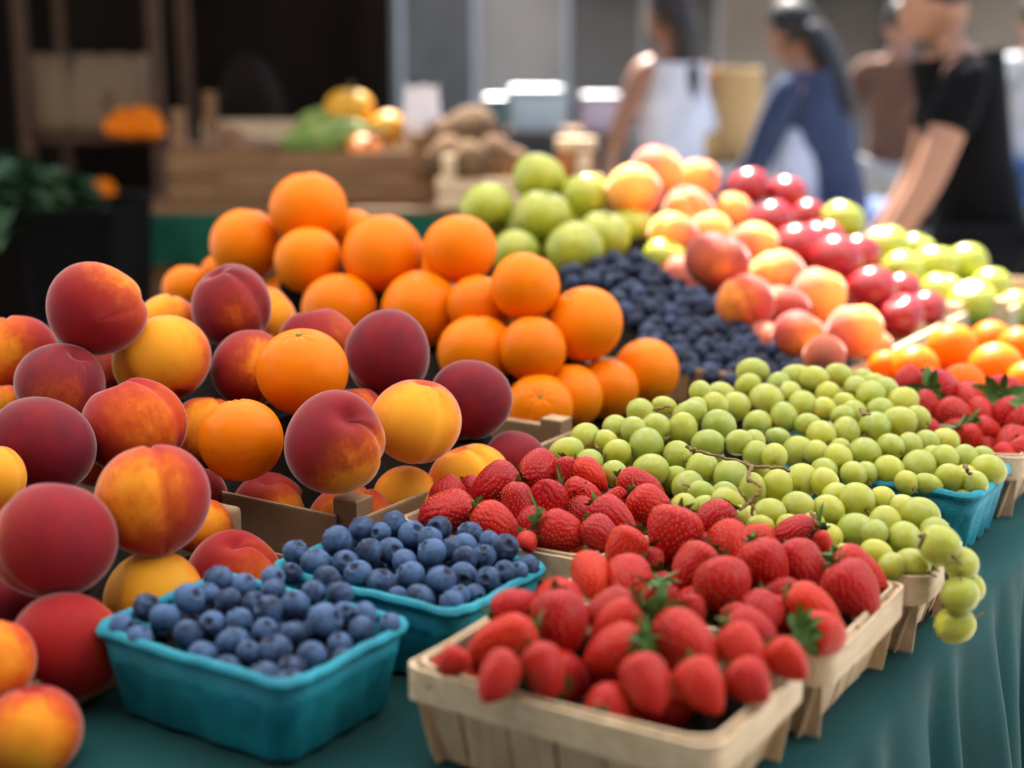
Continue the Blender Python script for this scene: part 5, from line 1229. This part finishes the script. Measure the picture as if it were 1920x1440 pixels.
# paper bag, wooden canister
m = MB(); L = []
for z, k in ((0, 1), (.05, 1.05), (.10, .98), (.14, .9), (.15, .93)):
    l = rrect(.05 * k, .035 * k, .012, z, 3, 4)
    for i, p in enumerate(l): p.z += .005 * math.sin(i * 1.7) * (z > .1)
    L.append(l)
m.loft(L, 0, True, False)
tag(m.build('paper_bag', mat_plain('white_paper', (.72, .70, .74), .8, .1, 20), None, True, loc=P(792, 262, c1y + .22)), 'white paper bag standing between the two crates', 'bag')
cy_ = c2y + .10; cw = P(1120, 290, cy_).x - P(1042, 290, cy_).x; cb = P(1080, 332, cy_); ch = P(1080, 258, cy_).z - cb.z
can = empty('wooden_canister', cb, 'round wooden canister with a pale lid behind the shaded green apples', 'canister')
def cyl(nm, r, z0, z1, mat, par, n=40, ch=.004):
    m = MB(); rr = lambda q, z: [Vector((q * math.cos(2 * math.pi * i / n), q * math.sin(2 * math.pi * i / n), z)) for i in range(n)]
    m.loft([rr(r - ch, z0), rr(r, z0 + ch), rr(r, z1 - ch), rr(r - ch, z1)], 0, True, True); return m.build(nm, mat, par, True)
mcan = mat_wood('canister_wood', (.40, .15, .045), (.26, .09, .03), 'Z', .4)
cyl('drum', cw / 2 * .94, 0, ch * .68, mcan, can); cyl('lid', cw / 2, ch * .68 + .001, ch, M['cratep'], can)
m = MB(); hw_ = cw * .62
m.box((-hw_, -.07, 0), (hw_, .09, cb.z - TZ - .002), 0, None, .004)
st = tag(m.build('wooden_block', M['cratep'], None, False, loc=(cb.x, cb.y, TZ + .001)), 'pale wooden block carrying the round canister', 'block')
# left: tubs, greens, shelf with sacks and oranges
for i, (z0, z1) in enumerate(((.02, .36), (.362, .70), (.702, P(120, 392, 3.3).z))):
    xa, xb = P(30, 450, 3.3).x, P(214, 450, 3.3).x; root = empty('plastic_tub', ((xa + xb) / 2, 3.5, z0), ['black plastic tub at the bottom of the stack on the left', 'black plastic tub in the middle of the stack on the left', 'black plastic tub on top of the stack on the left, below the greens'][i], 'tub', 'stacked black tubs')
    hx, hy, h = (xb - xa) / 2, .2, z1 - z0; m = MB()
    m.loft([rrect(hx * .9, hy * .9, .03, 0), rrect(hx * .97, hy * .97, .03, h - .03), rrect(hx * .94, hy * .94, .03, h - .03), rrect(hx * .87, hy * .87, .03, .01)], 0, True, True); m.build('tub', M['black'], root)
    m = MB(); m.loft([rrect(hx * .93, hy * .93, .03, h - .03), rrect(hx, hy, .03, h - .03), rrect(hx, hy, .03, h), rrect(hx * .93, hy * .93, .03, h), rrect(hx * .93, hy * .93, .03, h - .03)]); m.build('rim', M['black'], root)
mlf = mat_plain('dark_leaf', (.030, .075, .030), .55, .5, 10, .3, 50)
def greens(label, c, rad, n=130):
    b = MB(); c = Vector(c)
    for i in range(n):
        a, e = RNG.uniform(0, 6.28), RNG.uniform(-.1, 1.4); d = Vector((math.cos(a) * math.cos(e), math.sin(a) * math.cos(e), math.sin(e))); s_ = d.cross(Vector((0, 0, 1))); s_ = s_.normalized() if s_.length > .05 else Vector((1, 0, 0)); nrm = s_.cross(d)
        L = rad * RNG.uniform(.55, 1.1); w = rad * RNG.uniform(.16, .30); tw = RNG.uniform(-.8, .8); s2 = s_ * math.cos(tw) + nrm * math.sin(tw); rows = []
        for j in range(6):
            t = j / 5; p = d * L * (.25 + .75 * t) - Vector((0, 0, .35 * L * t * t)); q = w * math.sin(math.pi * min(1, .12 + .86 * t)); f_ = nrm * .25 * q * math.sin(j * 2 + i)
            rows += [p - s2 * q + f_, p, p + s2 * q - f_]
        fs = [(j * 3 + q, j * 3 + q + 1, j * 3 + q + 4, j * 3 + q + 3) for j in range(5) for q in range(2)]
        b.add(rows, fs)
    tag(link('leafy_greens', mkmesh('leafy_greens', b.v, b.f, mlf), None, c), label, 'greens', 'leafy greens on the tubs')
gz = P(120, 392, 3.3).z
greens('head of dark leafy greens at the left border on the black tubs', (P(30, 330, 3.45).x, 3.45, gz - .02), .19)
greens('second head of dark leafy greens on the black tubs, right of the first', (P(110, 350, 3.55).x, 3.55, gz - .02), .15)
greens('head of leafy greens behind on the black tubs', (P(-20, 300, 3.75).x, 3.75, gz - .0), .20)
shx0, shx1, shy = P(45, 250, 4.9).x, P(312, 250, 4.9).x, 4.9; shz = P(150, 252, shy).z
sh = empty('shelf_rack', ((shx0 + shx1) / 2, shy + .2, 0), 'dark wooden shelf rack with sacks and oranges in the left background', 'shelf')
hx = (shx1 - shx0) / 2; mdk = mat_wood('dark_shelf_wood', (.075, .038, .020), (.05, .025, .014), 'X', .4)
sh2 = P(150, 372, shy).z
for z in (shz, sh2, .35): m = MB(); m.box((-hx, -.2, z - .03), (hx, .2, z), 0, None, .003); m.build('shelf_board', mdk, sh)
for sx in (-1, 1):
    for sy in (-1, 1): m = MB(); m.box((sx * (hx - .02) - .02, sy * .222 - .02, 0), (sx * (hx - .02) + .02, sy * .222 + .02, shz + .55)); m.build('upright', mdk, sh)
m = MB(); m.box((-hx + .04, .203, .1), (hx - .04, .215, shz + .5)); m.build('back_board', M['tarp'], sh)
msk = mat_plain('jute_sack', (.20, .135, .085), .9, .25, 60, .5, 400, .1)
for i, (px, w) in enumerate(((92, .075), (175, .085), (232, .08))):
    x = P(px, 250, shy).x; m = MB(); L = []
    for z, k in ((0, .9), (.04, 1.08), (.12, 1.1), (.2, .95), (.24, .75), (.265, .82)):
        l = rrect(w * k, .075 * k, .03, z, 4, 3)
        for q, p in enumerate(l): p.x += .006 * math.sin(q * 1.1 + z * 30); p.z += .006 * math.sin(q * 1.7) * (z > .2)
        L.append(l)
    m.loft(L, 0, True, False)
    tag(m.build('jute_sack', msk, None, True, loc=(x, shy + .09, shz + .001)), ['beige jute sack at the left on the shelf rack', 'wide beige jute sack in the middle of the shelf rack', 'beige jute sack behind the shelf oranges'][i], 'sack', 'jute sacks on the shelf rack')
for i, (px, py) in enumerate(((215, 238), (243, 240), (270, 238), (290, 240), (230, 222), (262, 218), (280, 222))):
    p = P(px, py, shy - .09 + .03 * (i > 3)); o = link('orange', ORANGE[i % 4], None, p, rand_quat(), .036); o.color = (.4, 0, 0, 1)
    link('stem_button', BUTTON, o); tag(o, 'blurred orange in the little heap on the upper shelf at the left', 'orange', 'oranges on the shelf rack')
o = link('orange', ORANGE[0], None, (P(195, 355, shy - .1).x, shy - .1, sh2 + .036), rand_quat(), .040); o.color = (.3, 0, 0, 1); link('stem_button', BUTTON, o); tag(o, 'lone dark orange on the lower shelf at the left', 'orange')
# cardboard boxes under the green skirted table
for i, (px0, px1, py0) in enumerate(((228, 312, 470), (330, 520, 500))):
    a, b = P(px0, py0, BY + .1), P(px1, py0, BY + .1); z1 = a.z
    for q, (z0_, z1_) in enumerate(((.002, z1 / 2 - .002), (z1 / 2, z1))):
        root = empty('cardboard_box', ((a.x + b.x) / 2, BY + .3, z0_), ['brown cardboard box', 'wide brown cardboard box'][i] + [' on the ground', ' stacked'][q] + [' at the left end of the green skirted table', ' behind the left oranges'][i], 'box', 'boxes under the green skirted table')
        hx_ = (b.x - a.x) / 2; m = MB(); m.box((-hx_, -.2, 0), (hx_, .2, z1_ - z0_ - .004), 0, None, .004); m.build('carton', M['card'], root)
        for e in (-1, 1): m = MB(); m.box((min(e * .003, e * (hx_ - .002)), -.198, z1_ - z0_ - .003), (max(e * .003, e * (hx_ - .002)), .198, z1_ - z0_)); m.build('flap', M['card'], root)
# far stall with cooler boxes and a straw basket
FY = 6.4; fz = P(1000, 248, FY).z
bgtable('dark far table with pale blue cooler boxes', P(905, 250, FY).x, P(1180, 250, FY).x, FY, FY + .7, fz, mat_cloth('slate_cloth', (.045, .055, .06)), fz - .05)
def cooler(label, px, w, h, col, colid):
    x = P(px, 240, FY + .2).x; root = empty('cooler_box', (x, FY + .25, fz + .001), label, 'cooler box', 'cooler boxes on the far table')
    mc = mat_plain('cooler_plastic_' + colid, col, .45, .08, 10); m = MB(); m.loft([rrect(w * .92, .14, .02, 0), rrect(w, .15, .02, h * .78)], 0, True, True); m.build('tub', mc, root)
    m = MB(); m.loft([rrect(w + .006, .156, .02, h * .785), rrect(w + .006, .156, .02, h * .95), rrect(w - .01, .14, .02, h)], 0, True, True); m.build('lid', mat_plain('cooler_lid_' + colid, tuple(c * .55 for c in col), .4, .05, 10), root)
cooler('pale blue cooler box on the far table', 1005, .125, .20, (.42, .55, .62), 'blue'); cooler('lilac cooler box at the right end of the far table', 1125, .09, .17, (.45, .42, .55), 'lilac'); cooler('dark teal cooler box at the left end of the far table', 930, .06, .16, (.08, .16, .17), 'teal')
HY = 5.6; hz = P(1380, 302, HY).z
bgtable('far table under a pale grey cloth with a straw basket', P(1318, 302, HY).x, P(1475, 302, HY).x, HY, HY + .6, hz, mat_cloth('pale_grey_cloth', (.50, .50, .48)), hz - .05)
sb_ = empty('straw_basket', (P(1362, 300, HY + .25).x, HY + .25, hz + .001), 'tall tan straw basket on the pale far table', 'basket'); mst = mat_plain('straw_weave', (.62, .40, .17), .8, .35, 50, .8, 120, .2, (1, 1, 4))
m = MB(); L = []
for i in range(29):
    t = i / 28; r = .125 + .012 * math.sin(t * math.pi) + .003 * (i % 2)
    L.append([Vector((r * math.cos(a) * (1 + .012 * math.cos(a * 24 + math.pi * (i % 2))), r * math.sin(a) * (1 + .012 * math.cos(a * 24 + math.pi * (i % 2))), t * .36)) for a in [2 * math.pi * q / 72 for q in range(72)]])
L += [[v * .93 for v in L[-1]], [Vector((v.x * .9, v.y * .9, .02)) for v in L[0]]]
for v in L[-2]: v.z = .36
m.loft(L, 0, True, True); m.build('weave', mst, sb_, True)
# dark backdrop of the left stall and the street front
m = MB(); n = 60; vs = []; fs = []
bx0, bx1, by = -4.5, P(735, 150, 6.3).x, 6.3
for i in range(n + 1):
    x = bx0 + (bx1 - bx0) * i / n
    for z in (0.02, 1.2, 2.9): vs.append((x, by + .04 * math.sin(x * 13) + .02 * math.sin(x * 31), z))
for i in range(n):
    for j in range(2): fs.append((i * 3 + j, (i + 1) * 3 + j, (i + 1) * 3 + j + 1, i * 3 + j + 1))
tarp = tag(link('tarpaulin', mkmesh('tarpaulin', vs, fs, M['tarp'])), 'dark brown tarpaulin hanging behind the left stall', 'tarpaulin')
m = MB(); vs2 = [(bx0, 3.3, 2.62), (P(735, 150, 6.3).x, 3.3, 2.62), (bx1, 6.5, 2.9), (bx0, 6.5, 2.9)]
rf = empty('stall_roof', ((bx0 + bx1) / 2, 5, 0), 'dark canvas roof over the left stall', 'roof')
m.add([(x - (bx0 + bx1) / 2, y - 5, z) for x, y, z in vs2] + [(x - (bx0 + bx1) / 2, y - 5, z + .02) for x, y, z in vs2], [(0, 1, 2, 3), (7, 6, 5, 4), (0, 4, 5, 1), (1, 5, 6, 2), (2, 6, 7, 3), (3, 7, 4, 0)]); m.build('canopy', M['tarp'], rf)
for x, y, z in ((bx1 - .05, 6.5, 2.88), (bx0 + .1, 6.5, 2.88), (bx0 + .1, 3.35, 2.6)): m = MB(); m.tube([(x - (bx0 + bx1) / 2, y - 5, 0), (x - (bx0 + bx1) / 2, y - 5, z)], .025, 10); m.build('post', M['black'], rf, True)
mw = mat_plain('pale_render', (.52, .44, .36), .85, .18, 1.5, .3, 40, .2); mgl = mat_plain('window_glass', (.17, .16, .145), .2, .3, 1, spec=.4); mfr = mat_plain('window_frame_paint', (.6, .6, .58), .5, .1, 5); mdr = mat_plain('shop_paint', (.05, .10, .11), .5, .2, 3)
bd = empty('shop_building', (1, 15, 0), 'pale rendered shop building across the street', 'building')
m = MB(); m.box((-7, 0, 0), (13, 6, 7)); m.build('wall', mw, bd)
m = MB(); m.box((-7, -.12, 2.9), (13, -.003, 3.2), 0, None, .01); m.build('cornice', mfr, bd)
for x in (-5.4, -2.9, -.4, 2.1, 4.6, 7.1, 9.6):
    door = x in (2.1,)
    m = MB(); z0 = .05 if door else .75
    m.box((x - .06, -.06, z0), (x, -.004, 2.5), 0, None, .005); m.box((x + 1.5, -.06, z0), (x + 1.56, -.004, 2.5), 0, None, .005); m.box((x, -.06, 2.44), (x + 1.5, -.004, 2.5), 0, None, .005); m.box((x, -.06, z0), (x + 1.5, -.004, z0 + .06), 0, None, .005); m.box((x + .73, -.05, z0 + .06), (x + .77, -.006, 2.44))
    f_ = m.build('door' if door else 'window', mdr if door else mfr, bd); m = MB(); m.box((x + .001, -.03, z0 + .061), (x + .729, -.008, 2.439)); m.box((x + .771, -.03, z0 + .061), (x + 1.499, -.008, 2.439)); m.build('pane', mgl, f_)
    m = MB(); m.box((x - .06, -.05, 4.0), (x + 1.5, -.004, 5.6), 0, None, .005); f2 = m.build('window', mfr, bd); m = MB(); m.box((x + .04, -.06, 4.1), (x + 1.4, -.052, 5.5)); m.build('pane', mgl, f2)
aw = empty('shop_awning', (3.6, 14.3, 0), 'blue grey shop awning on the building across the street', 'awning')
m = MB(); m.add([(-3, -.8, 2.35), (3, -.8, 2.35), (3, .69, 2.85), (-3, .69, 2.85), (-3, -.8, 2.15), (3, -.8, 2.15)], [(0, 1, 2, 3), (4, 5, 1, 0)]); m.build('canopy', mat_cloth('awning_grey', (.20, .26, .30)), aw)
for sx in (-2.95, 2.95): m = MB(); m.tube([(sx, -.78, 2.34), (sx, .69, 2.5)], .02, 8); m.build('arm', M['metal'], aw, True)

hall = empty('market_hall', (0, -9, 0), 'dark brick hall added behind the photographer to block low sky light', 'building')  # unseen, added to hold back low sky light from behind the camera
m = MB(); m.box((-14, -5, 0), (14, 0, 9)); m.build('wall', mat_plain('dark_brick', (.10, .055, .04), .9, .3, 6), hall)
for x in (-9, -5, -1, 3, 7): m = MB(); m.box((x, .003, .8), (x + 1.8, .06, 3.2), 0, None, .01); f_ = m.build('window', mfr, hall); m = MB(); m.box((x + .12, .062, .92), (x + 1.68, .07, 3.08)); m.build('pane', mgl, f_)
# ------------------------------------------------------------------ render settings
SC.view_settings.view_transform = 'Standard'; SC.view_settings.look = 'None'; SC.view_settings.exposure = 2.58; SC.view_settings.gamma = 1; SC.view_settings.use_curve_mapping = False
cy = SC.cycles
cy.use_denoising = True; cy.denoiser = 'OPENIMAGEDENOISE'; cy.max_bounces = 8; cy.diffuse_bounces = 4; cy.glossy_bounces = 3; cy.transmission_bounces = 6; cy.sample_clamp_indirect = 6; cy.caustics_reflective = False; cy.caustics_refractive = False
